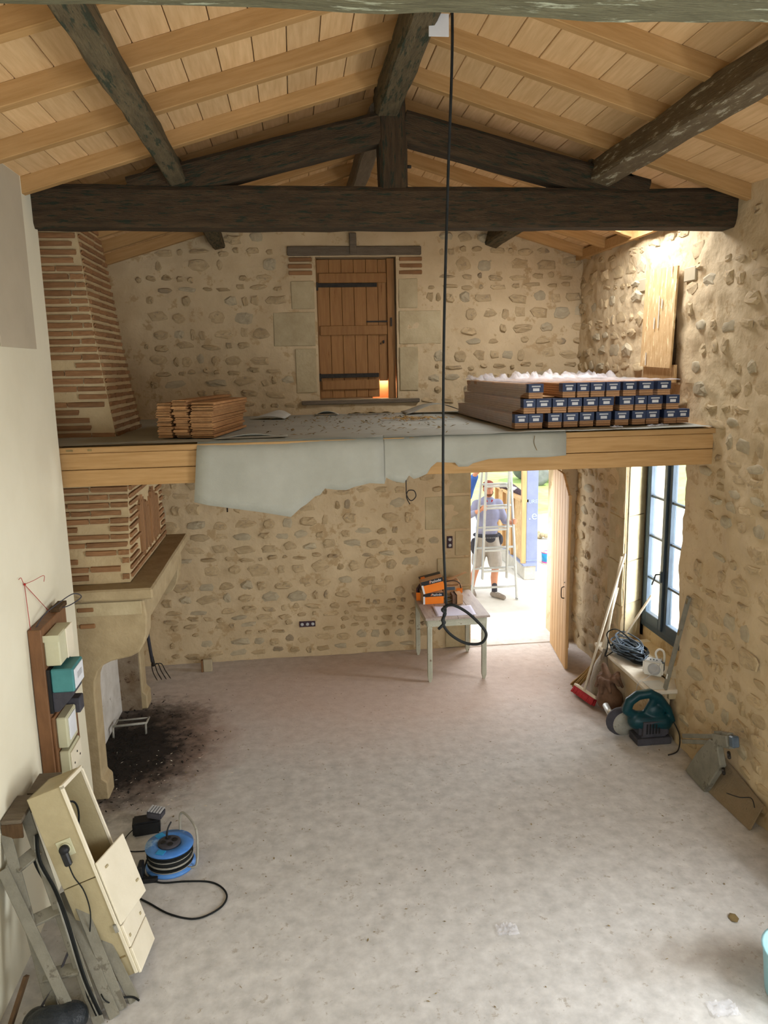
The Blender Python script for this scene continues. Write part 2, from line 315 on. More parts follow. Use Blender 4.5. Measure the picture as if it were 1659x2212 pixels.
# ------------------------------------------------------------------ the room
XL, XR, YB, YF = -2.1, 3.5, 9.33, -2.5
def rel(p, s=1.0):
    return (noise.noise(p*1.3)*.022+noise.noise(Vector((p.x*5, p.y*5, p.z*7)))*.016+noise.noise(p*13)*.008)*s
MB().box(-3.2, 4.4, YF-.6, 9.85, -.12, -.012).build('ground_slab', 'floor', kind='structure')
def ff(u, v):
    p = Vector((-2.3+u*6.4, YF+v*(9.84-YF), 0)); p.z = noise.noise(p*.7)*.006+noise.noise(p*4)*.0025; return p
fl = MB().grid(ff, 90, 170).build('floor', 'floor', kind='structure')
def wall(name, ax, c, n, rects, thick, mat='mortar', step=.045, amp=1.0):
    """panels with a trowelled face at coordinate c of axis ax, the room on side n"""
    m = MB()
    for rc in rects:
        a0, a1, z0, z1 = rc[:4]; th = rc[4] if len(rc) > 4 else thick
        nu = max(2, int((a1-a0)/step)); nv = max(2, int((z1-z0)/step))
        def fn(u, v):
            a = a0+(a1-a0)*u; z = z0+(z1-z0)*v
            p = Vector((a, c, z)) if ax == 1 else Vector((c, a, z)); d = rel(p, amp)*n
            if ax == 1: p.y += d
            else: p.x += d
            return p
        m.grid(fn, nu, nv)
        b0, b1 = sorted((c-n*.03, c-n*th))
        if ax == 1: m.box(a0, a1, b0, b1, z0, z1)
        else: m.box(b0, b1, a0, a1, z0, z1)
        # skirt that closes the trowelled face on to the block
        for q in range(4):
            def sk(u, v):
                uu, vv = [(u, 0), (u, 1), (0, u), (1, u)][q]; p = fn(uu, vv)
                if v > .5:
                    if ax == 1: p.y = c-n*.05
                    else: p.x = c-n*.05
                return p
            m.grid(sk, nu if q < 2 else nv, 1)
    return m.build(name, mat, kind='structure')
wb = wall('wall_back', 1, YB, -1, [(-2.4, 2.14, 0, 3.22), (2.14, 3.31, 2.32, 3.22), (3.31, 3.8, 0, 3.22), (-2.4, .30, 3.22, 4.86), (1.24, 3.8, 3.22, 4.86), (-2.4, 3.8, 4.86, 5.9)], .5)
wr = wall('wall_right', 0, XR, -1, [(YF, 1.4, 0, 3.4), (1.4, 3.0, 0, 1.0), (1.4, 3.0, 2.8, 3.4), (3.0, 6.58, 0, 3.4), (6.58, 7.83, 0, .5), (6.58, 7.83, 2.75, 3.4), (7.83, 8.12, 0, 3.4, .04), (8.12, YB, 0, 3.4), (YF, 6.9, 3.4, 4.38), (7.34, YB, 3.4, 4.38), (YF, YB, 4.38, 4.95)], .55, amp=1.6)
wl = wall('wall_left', 0, XL, 1, [(6.1, YB, 0, 5.05)], .3)
MB().box(XL-.32, XL-.3, YF, YB, 0, 5.1).build('wall_left_outer', 'mortar', kind='structure')
# cream plastered lining on the left, nearer half of the room
def pf(q):
    def fn(u, v):
        y, z = YF+u*(6.1-YF), v*4.98; return Vector((-1.8+.006*noise.noise(Vector((0, y*1.2, z*1.2))), y, z))
    return fn
pl = MB().grid(pf(0), 60, 30).box(XL-.3, -1.812, YF, 6.1, 0, 4.98)
pl.grid(lambda u, v: Vector((-1.8+.006*noise.noise(Vector((0, 7.32, v*4.98*1.2)))-u*.02, 6.1, v*4.98)), 1, 30)
pl = pl.build('wall_left_plaster', 'plaster', kind='structure')
MB().box(-1.799, -1.793, 5.12, 5.79, 3.77, 4.92).build('skim_patch', 'patch', pl)
# front wall with the big openings the daylight comes through
MB().box(-2.4, 3.8, YF-.35, YF, 0, .9).box(-2.4, -1.25, YF-.35, YF, .9, 5.4).box(3.05, 3.8, YF-.35, YF, .9, 5.4).box(-1.25, 3.05, YF-.35, YF, 4.45, 5.9).build('wall_front', 'mortar', kind='structure')

# rubble stones set in the walls
def stone_mesh(i, mat):
    rnd = random.Random(i*7+1); n = rnd.choice([8, 9, 10]); ang = sorted([2*math.pi*(k+rnd.uniform(-.32, .32))/n for k in range(n)]); vs = []
    rr = [rnd.uniform(.74, 1.08) for _ in range(n)]; pw = rnd.uniform(2.2, 4)
    def pt(a, s, y):
        ca, sa = math.cos(a), math.sin(a); k = (abs(ca)**pw+abs(sa)**pw)**(-1/pw); return (ca*k*.5*s, y, sa*k*.5*s)
    tilt = rnd.uniform(-.5, .5)
    for a, q in zip(ang, rr): vs.append(pt(a, q, 1.2))
    for a, q in zip(ang, rr): vs.append(pt(a, q*.95, -.15+rnd.uniform(-.25, .15)))
    for a, q in zip(ang, rr): vs.append(pt(a, q*rnd.uniform(.58, .74), -.8+rnd.uniform(-.55, .45)+tilt*math.sin(a)))
    vs.append((rnd.uniform(-.08, .08), -1+rnd.uniform(-.4, .5), rnd.uniform(-.08, .08)))
    fs = []
    for L_ in (0, n): fs += [(L_+k, L_+(k+1) % n, L_+n+(k+1) % n, L_+n+k) for k in range(n)]
    fs += [(2*n+k, 2*n+(k+1) % n, 3*n) for k in range(n)]
    m = MB(); m.add(vs, fs, i % 2 == 0); return m.mesh('stone', mat)
SM = [stone_mesh(i, 'stone' if i % 3 else 'stone_grey') for i in range(18)]
def stones(parent, ax, c, n, a0, a1, z0, z1, excl, cap=298, rh=(.10, .20), wd=(.10, .32), gap=.3, proud=.012, seed=3):
    rnd = random.Random(seed); z = z0+.03; cnt = 0; cells = []
    while z < z1:
        h = rnd.uniform(*rh); a = a0+rnd.uniform(0, .15)
        while a < a1:
            w = rnd.uniform(*wd)*(.7+h*2.2)
            if rnd.random() > gap: cells.append((a+w/2, z+h/2+rnd.uniform(-.02, .02), w*.92, h*rnd.uniform(.65, .92)))
            a += w+rnd.uniform(.012, .06)
        z += h+rnd.uniform(.004, .03)
    cells = [q for q in cells if not any(q[0]+q[2]/2 > e[0] and q[0]-q[2]/2 < e[1] and q[1]+q[3]/2 > e[2] and q[1]-q[3]/2 < e[3] for e in excl) and q[1]+q[3]/2 < z1]
    cells.sort(key=lambda q: -q[2]*q[3]); rest = MB()
    for ci, (a, z, w, h) in enumerate(cells):
        p = Vector((a, c, z)) if ax == 1 else Vector((c, a, z)); d = rel(p, 1 if ax == 1 else 1.6)
        rotz = 0 if ax == 1 else -math.pi/2
        if n > 0: rotz += math.pi
        M_ = Matrix.Translation(p+(Vector((0, n*(d+.002), 0)) if ax == 1 else Vector((n*(d+.002), 0, 0)))) @ Matrix.Rotation(rotz, 4, 'Z') @ Matrix.Rotation(rnd.uniform(-.12, .12), 4, 'Y') @ Matrix.Diagonal((w, rnd.uniform(.4, 1.3)*proud*(1 if ax == 1 else .95), h, 1))
        sm = SM[rnd.randrange(len(SM))]
        if ci < cap: link('stone', sm, parent, M_)
        else: rest.add([M_ @ v.co for v in sm.vertices], [tuple(p.vertices) for p in sm.polygons])
    if rest.v: rest.build('small_stones', 'stone', parent, kind='stuff')
    return len(cells)
def ashlar(parent, blocks, ax, c, n, mat='ashlar', t=.014):
    for a0, a1, z0, z1 in blocks:
        g = .006; m = MB(); b0, b1 = sorted((c-n*.04, c+n*t))
        if ax == 1: m.box(a0+g, a1-g, b0, b1, z0+g, z1-g)
        else: m.box(b0, b1, a0+g, a1-g, z0+g, z1-g)
        m.build('stone', mat, parent, bevel=.008)
doorblocks = [(1.80, 2.13, 0, .42), (1.93, 2.13, .44, .82), (1.70, 2.13, .84, 1.2), (1.93, 2.13, 1.22, 1.55), (1.55, 2.13, 1.57, 2.0), (1.85, 2.13, 2.02, 2.3)]
updoor = [(-.22, .28, 3.85, 4.25), (.0, .28, 4.27, 4.6), (.02, .28, 3.3, 3.83), (1.26, 1.78, 3.85, 4.25), (1.26, 1.5, 4.27, 4.62), (1.26, 1.5, 3.3, 3.83)]
ashlar(wb, doorblocks+updoor, 1, YB, -1)
ex = [(2.05, 3.45, -1, 2.45), (.25, 1.3, 3.1, 5.1), (-.1, 1.65, 4.6, 5.05), (-3, 4, 2.72, 3.1), (-3, 4, 5.55, 9)]+[(a-.01, b+.01, c-.01, d+.01) for a, b, c, d in doorblocks+updoor]
ex += [(-.1, .2, .33, .5), (1.8, 1.95, 1.3, 1.55)]
nb = stones(wb, 1, YB, -1, -1.75, 3.42, .02, 5.35, ex, cap=270, rh=(.07, .19), wd=(.07, .30), gap=.13, proud=.02)
exr = [(6.5, 7.95, -1, 3.1), (6.75, 7.5, 3.3, 4.5), (5.9, 6.35, 4.5, 5), (-9, 4.2, -1, 2.4)]
nr = stones(wr, 0, XR, -1, 3.6, 9.25, .05, 4.8, exr, cap=280, rh=(.08, .20), wd=(.08, .32), gap=.15, seed=9, proud=.019)
ls = stones(wl, 0, XL, 1, 6.15, 7.0, 3.1, 4.8, [], cap=30, seed=5)
print('STONES', nb, nr, ls)
# brick courses either side of the upper door
for x0, x1 in ((-.02, .26), (1.27, 1.55)):
    for k in range(3):
        MB().box(x0+random.uniform(0, .03), x1, YB-.02, YB+.03, 4.66+k*.075, 4.66+k*.075+.045).build('brick', 'brick', wb, bevel=.006)
# worn threshold between the rooms
MB().box(2.1, 3.34, 9.3, 9.9, -.05, .01).build('doorstep', 'floor', wb, bevel=.01, sub=3, wob=.006)
# recessed wiring boxes
for (x, z, w, h, k) in ((-.06, .40, .2, .07, 3), (1.83, 1.33, .07, .15, 2)):
    t = thing('wiring_box', (x+w/2, YB-.02, z), 'row of three open dark wiring boxes low in the stone wall' if k == 3 else 'upright double wiring box recessed in the stone beside the doorway', 'wiring box')
    MB().box(x, x+w, YB-.028, YB+.04, z, z+h).build('back_box', 'purple', t)
    for j in range(k):
        MB().lathe([(.018, 0), (.022, .004), (.012, .006)], Matrix.Translation((x+(w*(j+.5)/k if k == 3 else w/2), YB-.028, z+(h/2 if k == 3 else h*(j+.5)/k))) @ Matrix.Rotation(R(90), 4, 'X'), 12).build('wire_ring', 'silver', t)
# door number two: the lower doorway's open leaf of new pine, folded into the room
d2 = thing('door_2', (3.2, 9.28, 0), kind='structure'); DX = lambda y: 3.065+(y-8.4)*.13
yy = 8.4
for k in range(6):
    y0 = 8.4+k*.145; y1 = y0+.141; zt0 = 2.12+min(1, (y0-8.4)/.3)*.2; zt1 = 2.12+min(1, (y1-8.4)/.3)*.2
    x0, x1 = DX(y0), DX(y1)
    MB().add([(x0, y0, .012), (x1, y1, .012), (x1, y1, zt1), (x0, y0, zt0), (x0+.028, y0, .012), (x1+.028, y1, .012), (x1+.028, y1, zt1), (x0+.028, y0, zt0)], [(0, 1, 2, 3), (4, 7, 6, 5), (0, 4, 5, 1), (1, 5, 6, 2), (2, 6, 7, 3), (3, 7, 4, 0)]).build('door_board', 'door_new', d2, bevel=.005)
for z in (.3, 1.15, 1.95):
    MB().bar((DX(8.44)+.045, 8.44, z), (DX(9.24)+.045, 9.24, z), .03, .11).build('ledge', 'door_new', d2, bevel=.004)
MB().bar((DX(8.4)+.014, 8.385, .012), (DX(8.4)+.014, 8.385, 2.11), .034, .045, (0, 1, 0)).build('door_edge', 'door_new', d2, bevel=.004)
MB().tube(catmull([(DX(8.47)-.003, 8.47, 1.0), (DX(8.47)-.035, 8.47, .99), (DX(8.47)-.04, 8.47, .93), (DX(8.47)-.035, 8.47, .87), (DX(8.47)-.003, 8.47, .86)], 5), .006, 6).tube([(DX(8.47)-.004, 8.47, 1.06), (DX(8.47)-.02, 8.43, 1.06)], .004, 6).build('door_handle', 'iron', d2)
# door one: the old boarded door above the loft, shut
d1 = thing('door_1', (.76, YB+.06, 3.22), kind='structure'); yd = YB+.07
xs = [.31, .455, .60, .745, .89, 1.03, 1.135]
for k in range(6):
    MB().box(xs[k]+.002, xs[k+1]-.002, yd+(.012 if k == 5 else 0), yd+.04, 3.43 if k == 5 else 3.24, 4.84).build('door_board', 'door', d1, bevel=.004)
MB().box(1.137, 1.225, yd-.015, yd+.05, 3.22, 4.85).build('door_post', 'door', d1, bevel=.004)
MB().box(xs[0], xs[0]-.012+.0, yd-.02, yd+.05, 3.22, 4.85).build('door_stop', 'door', d1)
for z, x1 in ((4.63, 1.13), (4.03, 1.13), (3.39, 1.02)):
    MB().box(.33, x1, yd-.03, yd, z-.055, z+.055).build('ledge', 'door', d1, bevel=.006)
for z in (4.55, 3.50):
    h = MB().box(.30, 1.02, yd-.012-.022*(z < 4), yd-.002, z-.024, z+.024).box(.295, .325, yd-.04, yd, z-.06, z+.03).build('strap_hinge', 'iron', d1, bevel=.003)
MB().box(.885, 1.20, yd-.012, yd, 4.12, 4.137).box(1.17, 1.19, yd-.03, yd, 4.07, 4.17).build('latch', 'iron', d1)
MB().ball((1.085, yd-.005, 3.89), (.012, .01, .02)).ball((1.05, yd-.005, 3.87), (.006, .006, .012)).build('keyhole', 'dark', d1)
MB().box(.28, 1.26, YB+.55, YB+.58, 3.2, 4.9).build('door_recess', 'door', d1)
MB().box(.95, 1.24, YB+.18, YB+.2, 3.22, 3.45).build('tarp', 'orangeglow', d1)
l_ = bpy.data.lights.new('cat_hole_daylight', 'AREA'); l_.shape = 'RECTANGLE'; l_.size = .2; l_.size_y = .1; l_.energy = 1.2; l_.color = (1, .8, .6)
lo = bpy.data.objects.new('cat_hole_daylight', l_); C.objects.link(lo); lo.location = (1.08, YB+.13, 3.44); lo.rotation_euler = Vector((0, .8, -1)).to_track_quat('-Z', 'Y').to_euler()
# lintel beam, cleat and sill of the upper door
lt = thing('door_lintel', (.77, YB, 4.87), 'grey weathered oak lintel set over the upper boarded door', 'lintel')
M_ = frame((-.02, YB-.005, 4.925), (1, 0, 0)); MB().box(0, 1.56, -.035, .05, -.05, .05).build('lintel_beam', 'oak_grey', lt, M_, bevel=.01)
MB().box(.70, .78, YB-.06, YB+.02, 4.88, 5.12).build('hanger_post', 'oak_grey', lt, bevel=.006)
MB().box(.08, 1.5, YB-.05, YB+.1, 3.165, 3.215).build('trim_1', 'oak_grey', kind='structure', bevel=.008)

# ------------------------------------------------------------------ window and its niche
w1 = thing('window_1', (3.88, 7.57, .66), kind='structure'); X = 3.86
MB().box(X-.02, X+.06, 6.99, 8.06, .64, .71).box(X-.02, X+.06, 6.99, 8.06, 2.72, 2.78).box(X-.02, X+.06, 7.98, 8.06, .71, 2.72).box(X-.02, X+.06, 6.99, 7.05, .71, 2.72).build('window_frame', 'frame', w1, bevel=.004)
for (y0, y1) in ((7.525, 7.985), (7.05, 7.51)):
    s_ = MB().box(X-.045, X+.02, y0, y0+.08, .72, 2.72).box(X-.045, X+.02, y1-.08, y1, .72, 2.72).box(X-.045, X+.02, y0+.08, y1-.08, .72, .84).box(X-.045, X+.02, y0+.08, y1-.08, 2.66, 2.72).build('casement', 'frame', w1, bevel=.005)
    for z in (1.24, 1.71, 2.15): MB().box(X-.03, X+.005, y0+.08, y1-.08, z-.012, z+.012).build('glazing_bar', 'frame', s_)
    for z0, z1 in ((.84, 1.228), (1.252, 1.698), (1.722, 2.138), (2.162, 2.66)): MB().box(X-.008, X-.002, y0+.08, y1-.08, z0, z1).build('pane', 'glass', s_)
MB().box(X-.07, X-.045, 7.49, 7.55, .74, 2.7).build('meeting_stile', 'frame', w1, bevel=.004)
MB().box(X-.085, X-.07, 7.51, 7.535, 1.28, 1.40).tube([(X-.085, 7.522, 1.37), (X-.13, 7.522, 1.37), (X-.132, 7.53, 1.36)], .009, 8).tube([(X-.132, 7.525, 1.37), (X-.132, 7.60, 1.24)], .009, 8).build('window_handle', 'frame', w1)
# splayed reveals in dressed stone, under-sill, head
rv = thing('trim_2', (3.7, 7.9, .5), kind='structure')
for z0, z1, dy in ((.5, .93, .05), (.93, 1.42, 0), (1.42, 1.93, .0), (1.93, 2.74, .0)):
    MB().prism([(XR-.012, 7.82+dy), (3.83, 8.055), (3.84, 8.3), (XR-.012, 8.22+dy)], 2, z0+.003, z1-.003).build('stone', 'ashlar', rv, bevel=.008, sub=2, wob=.006)
MB().prism([(XR+.06, 6.6), (XR+.06, 6.2), (4.05, 6.2), (4.05, 7.03), (3.86, 7.03)], 2, .5, 2.75).build('reveal', 'ashlar', rv)
MB().prism([(3.86, 7.0), (4.05, 7.0), (4.05, 8.3), (3.86, 8.3)], 2, .3, .65).box(3.5, 4.05, 6.3, 8.3, 2.74, 3.0).build('reveal', 'mortar', rv)
MB().box(3.86, 4.05, 8.04, 8.3, .5, 2.8).build('reveal', 'mortar', rv)
MB().box(3.45, 3.9, 6.58, 7.85, .40, .495).build('window_ledge', 'ashlar', rv)
# low bench of stone and board under the window
bn = thing('window_bench', (3.4, 7.2, 0), 'low stone bench topped by dusty pale board under the side window', 'bench')
MB().box(3.30, 3.48, 6.62, 7.9, .0, .455).build('bench_base', 'mortar', bn, sub=4, wob=.012)
MB().box(3.24, 3.88, 6.56, 7.93, .46, .5).build('bench_top', 'chip', bn, bevel=.008, sub=4, wob=.006)

# ------------------------------------------------------------------ the roof
RZ, RS, RX = 5.6, .30, .82
rz = lambda x, o=0: RZ+o-RS*abs(x-RX)
ce = MB()
def roofslab(m, xa, xb, ya, yb):
    z = lambda x: rz(x, .145)
    m.add([(xa, ya, z(xa)), (xb, ya, z(xb)), (xb, yb, z(xb)), (xa, yb, z(xa)), (xa, ya, z(xa)+.1), (xb, ya, z(xb)+.1), (xb, yb, z(xb)+.1), (xa, yb, z(xa)+.1)], [(0, 1, 2, 3), (4, 7, 6, 5), (0, 4, 5, 1), (1, 5, 6, 2), (2, 6, 7, 3), (3, 7, 4, 0)])
SK = (2.55, 3.3, 6.6, 7.7)
roofslab(ce, -2.5, RX, YF-.4, 9.9); roofslab(ce, RX, SK[0], YF-.4, 9.9); roofslab(ce, SK[1], 3.9, YF-.4, 9.9); roofslab(ce, SK[0], SK[1], YF-.4, SK[2]); roofslab(ce, SK[0], SK[1], SK[3], 9.9)
ce = ce.build('ceiling', 'roof', kind='structure')
cs = math.cos(math.atan(RS))
for side in (-1, 1):
    for k in range(15):
        w = .205; s0 = .0+k*w*cs; x0 = RX+side*s0; x1 = RX+side*(s0+w*cs-.005)
        if side > 0 and k > 13: continue
        ys = [1.2]; 
        while ys[-1] < 9.4: ys.append(ys[-1]+random.choice([1.36, 2.04, 2.72, 3.4])*random.uniform(.98, 1.02))
        ys[-1] = 9.4
        for ya, yb in zip(ys[:-1], ys[1:]):
            segs = [(ya+.002, yb-.002)]
            if side > 0 and x1 > SK[0]+.02 and x0 < SK[1]-.02: segs = [(a, b) for a, b in ((ya, min(yb, SK[2])), (max(ya, SK[3]), yb)) if b-a > .05]
            for a, b in segs:
                g = random.uniform(0, .004); z0, z1 = rz(x0, .108)+g, rz(x1, .108)+g
                MB().add([(x0, a, z0), (x1, a, z1), (x1, b, z1), (x0, b, z0), (x0, a, z0+.022), (x1, a, z1+.022), (x1, b, z1+.022), (x0, b, z0+.022)], [(0, 1, 2, 3), (4, 7, 6, 5), (0, 4, 5, 1), (1, 5, 6, 2), (2, 6, 7, 3), (3, 7, 4, 0)]).build('ceiling_board', 'board', ce, bevel=.003)
ry = [2.3, 3.02, 3.72, 4.40, 5.10, 5.83, 6.48, 7.15, 7.74, 8.42, 9.08]
for side in (-1, 1):
    for y in ry:
        xe = (XL+.02 if y > 6.05 else -1.82) if side < 0 else 3.56
        if side > 0 and SK[2] < y+.03 < SK[3]-.05: xe = SK[0]
        a = Vector((RX+side*.0, y+.035, RZ+.055)); b = Vector((xe, y+.035, RZ+.055-RS*abs(xe-RX)))
        MB().box(0, (b-a).length, -.036, .036, -.053, .055).build('rafter', 'pine', ce, frame(a, b-a), bevel=.004, sub=1)
tr = MB()
for y in (SK[2]-.03, SK[3]+.03): tr.bar((SK[0], y, rz(SK[0], .05)), (SK[1], y, rz(SK[1], .05)), .05, .1)
tr.bar((SK[0], SK[2], rz(SK[0], .05)), (SK[0], SK[3], rz(SK[0], .05)), .05, .1).build('trim_3', 'pine', kind='structure')
MB().bar((3.44, 6.2, 4.85), (3.44, 9.3, 4.85), .05, .1).build('trim_4', 'pine', kind='structure')

# old oak truss in the middle of the room
def beam(name, mat, a, b, w, h, parent, wob=.012, up=(0, 0, 1), **k):
    a, b = Vector(a), Vector(b); L_ = (b-a).length; F = frame(a, b-a, up); nx = max(4, int(L_/.12)); m = MB()
    ring = [(-.5, -.38), (-.5, .38), (-.4, .5), (.4, .5), (.5, .38), (.5, -.38), (.4, -.5), (-.4, -.5)]
    vs = []; 
    for i in range(nx+1):
        for (p, q) in ring:
            v = Vector((L_*i/nx, p*w, q*h)); n_ = noise.noise_vector(Vector((v.x*1.7+a.y*3, v.y*5+a.z, v.z*5)))*wob+noise.noise_vector(Vector((v.x*7, v.y*11+a.x, v.z*11)))*wob*.5
            v.y += n_.y; v.z += n_.z; vs.append(v)
    fs = [(i*8+k_, i*8+(k_+1) % 8, (i+1)*8+(k_+1) % 8, (i+1)*8+k_) for i in range(nx) for k_ in range(8)]+[tuple(range(8)), tuple(nx*8+j for j in range(7, -1, -1))]
    m.add(vs, fs); return m.build(name, mat, parent, F, **k)
def truss(Y, label, near=False):
    t = thing('roof_truss', (RX, Y, 4.62), label, 'roof truss', 'old oak roof trusses')
    beam('tie_beam', 'oak_top' if near else 'oak', (-2.0, Y, 4.77), (3.62, Y, 4.77), .22, .29, t, .014)
    if not near:
        beam('king_post', 'oak', (.80, Y, 4.9), (.79, Y, 5.63), .21, .2, t, .01, up=(0, 1, 0))
        for s_, xe in ((-1, -1.12), (1, 2.78)):
            beam('principal_rafter', 'oak', (RX+s_*.06, Y, 5.345), (xe, Y, 4.99-.16+.04), .18, .215, t, .008)
            xw = xe+(.16 if s_ < 0 else -.2)
            MB().prism([(xw-.2, 4.91), (xw+.2, 4.91), (xw+(.24 if s_ < 0 else -.16), 5.06), (xw+(.04 if s_ < 0 else -.02), 5.07)], 1, Y-.085, Y+.085).build('wedge_block', 'oak', t, bevel=.008)
        MB().tube([(.905, Y-.02, 5.07), (.94, Y-.02, 5.07)], .012, 8).build('peg', 'iron', t)
    return t
truss(6.12, 'dark old oak roof truss with king post, crossing above the loft edge')
truss(2.4, 'green mossy tie beam crossing the very top of the view', True)
def purlin(x, ya, yb, z, label, w=.13, h=.19, mat='oak_moss', tilt=0):
    F = frame((x, ya, z), (0, yb-ya, 0), (math.sin(tilt), 0, math.cos(tilt)))
    o = beam('purlin', mat, (x, ya, z), (x, yb, z), w, h, None, .014, up=(math.sin(tilt), 0, math.cos(tilt)))
    return tag(o, label, 'beam', 'old roof purlins')
purlin(-.80, 1.9, 6.12, 5.02, 'left old purlin with mossy underside running back to the middle truss', .12, .2, tilt=-.29)
purlin(2.42, 1.9, 6.12, 5.035, 'right old purlin with whitish bark running back to the middle truss', .16, .2, 'oak_pale', tilt=.29)
purlin(.76, 1.9, 6.2, 5.5, 'ridge purlin rising from the king post toward the viewer', .17, .2, tilt=0)
purlin(-.80, 6.15, 9.34, 5.04, 'left purlin stub reaching the back wall behind the truss', .14, .18, tilt=-.29)
purlin(2.40, 6.15, 9.34, 5.05, 'right purlin reaching the back wall behind the truss', .17, .18, tilt=.29)
purlin(.72, 6.15, 9.34, 5.45, 'rear ridge purlin seen as grey log behind the king post', .15, .17, 'oak_grey')
MB().box(.80, .91, 4.50, 4.51, 5.35, 5.46).build('paper_tag', 'white_lab', label='small white plate fixed below the ridge by the top beam', cat='tag')

# ------------------------------------------------------------------ the loft
lf = thing('loft_platform', (.85, 6.1, 2.72), 'timber loft platform with pale pine edge beam and moulding across the room', 'loft')
for z0, z1 in ((2.725, 2.855), (2.86, 2.985)): 
    F = frame((-1.82, 6.16, z0), (1, 0, 0)); MB().box(0, 5.33, 0, .10, 0, z1-z0).build('edge_board', 'pine', lf, F, bevel=.003)
F = frame((-1.82, 6.13, 2.99), (1, 0, 0)); MB().box(0, 5.33, 0, .14, 0, .045).build('edge_moulding', 'pine', lf, F, bevel=.004)
MB().box(XL, 3.52, 6.27, 9.34, 3.0, 3.04).build('deck', 'board', lf)
for k in range(9):
    x = -1.7+k*.62; F = frame((x, 6.27, 2.9), (0, 1, 0)); MB().box(0, 3.06, -.04, .04, -.1, .1).build('joist', 'pine', lf, F)
for s_, w_ in ((-1.76, .05), (-1.6, .03)): MB().box(s_, s_+w_, 6.126, 6.13, 3.005, 3.02).build('print_mark', 'leaf', lf)
# grey felt laid on the deck and hanging torn over the edge
fe = thing('felt_sheet', (.8, 6.1, 3.05), 'grey protective felt covering the loft and hanging torn over its edge', 'felt sheet')
def ft(u, v):
    x = -2.08+u*5.55; y = 6.1+v*3.2
    if y < 6.5 and x < -.8: y = max(y, 6.13)
    return Vector((x, y, 3.05+noise.noise(Vector((x*2, y*2, 0)))*.008+noise.noise(Vector((x*7, y*7, 3)))*.004))
MB().grid(ft, 70, 50).build('felt_top', 'felt', fe)
dr = [(-.82, 2.58), (-.71, 2.55), (-.32, 2.48), (-.07, 2.43), (.01, 2.5), (.06, 2.53), (.13, 2.59), (.17, 2.60), (.21, 2.65), (.30, 2.635), (.38, 2.63), (.45, 2.655), (.57, 2.68), (.69, 2.67), (.705, 2.72), (.76, 2.69), (.85, 2.67), (.89, 2.73), (.93, 2.70), (.97, 2.71), (1.04, 2.74), (1.07, 2.79), (1.12, 2.83), (1.27, 2.82), (1.30, 2.785), (1.38, 2.785), (1.42, 2.81), (1.55, 2.84), (1.8, 2.845), (2.02, 2.84), (2.2, 2.85)]
def drape(pts, name, x0, x1, o=0):
    m = MB(); rows = 7; P = [p for p in pts if x0-1e-6 <= p[0] <= x1+1e-6]; vs = []
    for (x, zb) in P:
        xt = x+(.05 if x < -.7 else 0)
        for j in range(rows):
            t = j/(rows-1); z = 3.056-(3.056-zb)*t; xx = xt+(x-xt)*t
            y = 6.118-.012*min(1, t*4)+noise.noise(Vector((xx*1.5, z*2, 5)))*.012-o
            if j == 0: y = 6.15
            vs.append((xx, y, z))
    fs = [(i*rows+j, i*rows+j+1, (i+1)*rows+j+1, (i+1)*rows+j) for i in range(len(P)-1) for j in range(rows-1)]
    m.add(vs, fs, True).build(name, 'felt', fe, solid=.003)
drape(dr, 'felt_drape', -.9, .69, .004); drape([(.69, 2.67)]+[p for p in dr if p[0] > .7], 'felt_drape', .69, 2.3)
# slits
MB().tube(catmull([(1.93, 6.098, 3.02), (1.925, 6.096, 2.96), (1.95, 6.096, 2.9)], 4), .0025, 5).build('tear_line', 'leaf', fe)
def curl(name, pts, mat, label):
    vs = []; 
    m = MB().grid(lambda u, v: Vector([sum(w*p[i] for w, p in zip(((1-u)*(1-v), u*(1-v), u*v, (1-u)*v), pts)) for i in range(3)])+Vector((0, 0, 4*u*(1-u)*(pts[4] if False else .03))), 8, 4)
    return m.build(name, mat, solid=.003, label=label, cat='felt scrap')
curl('felt_scrap', [(-.5, 8.6, 3.065), (-.12, 8.5, 3.065), (-.05, 8.75, 3.09), (-.25, 9.0, 3.12)], 'feltwhite', 'small curled pale felt flap on the deck left of the boarded door')
def big(u, v):
    x = 1.25+u*.85; z = 3.06+(.11*math.sin(min(1, u*1.15)*math.pi)**1.5)*(1-v*.15); return Vector((x, 8.75+v*.42-.1*u, z+v*.01))
MB().grid(big, 16, 5).build('felt_scrap', 'felt', solid=.004, label='large arched dark felt flap by the back wall, nearest the cartons', cat='felt scrap')
MB().grid(lambda u, v: Vector((.22+u*.28, 9.0+v*.2, 3.06+.045*math.sin(u*math.pi)*(1-v))), 8, 4).build('felt_scrap', 'feltwhite', solid=.003, label='tiny peaked pale felt scrap below the boarded door', cat='felt scrap')
MB().grid(lambda u, v: Vector((-.65+u*.58, 6.2+v*.12+.05*u, 3.058+.028*math.sin(u*math.pi)**2*(1-v)+.005)), 12, 4).build('felt_scrap', 'felt', solid=.003, label='long curled felt edge lying beside the stacked floorboards', cat='felt scrap')
MB().grid(lambda u, v: Vector((.62+u*.5, 9.05+v*.1, 3.062+.02*math.sin(u*9)**2*(1-v))), 12, 3).build('felt_scrap', 'leaf', solid=.003, label='dark splintered strip lying below the door sill', cat='felt scrap')
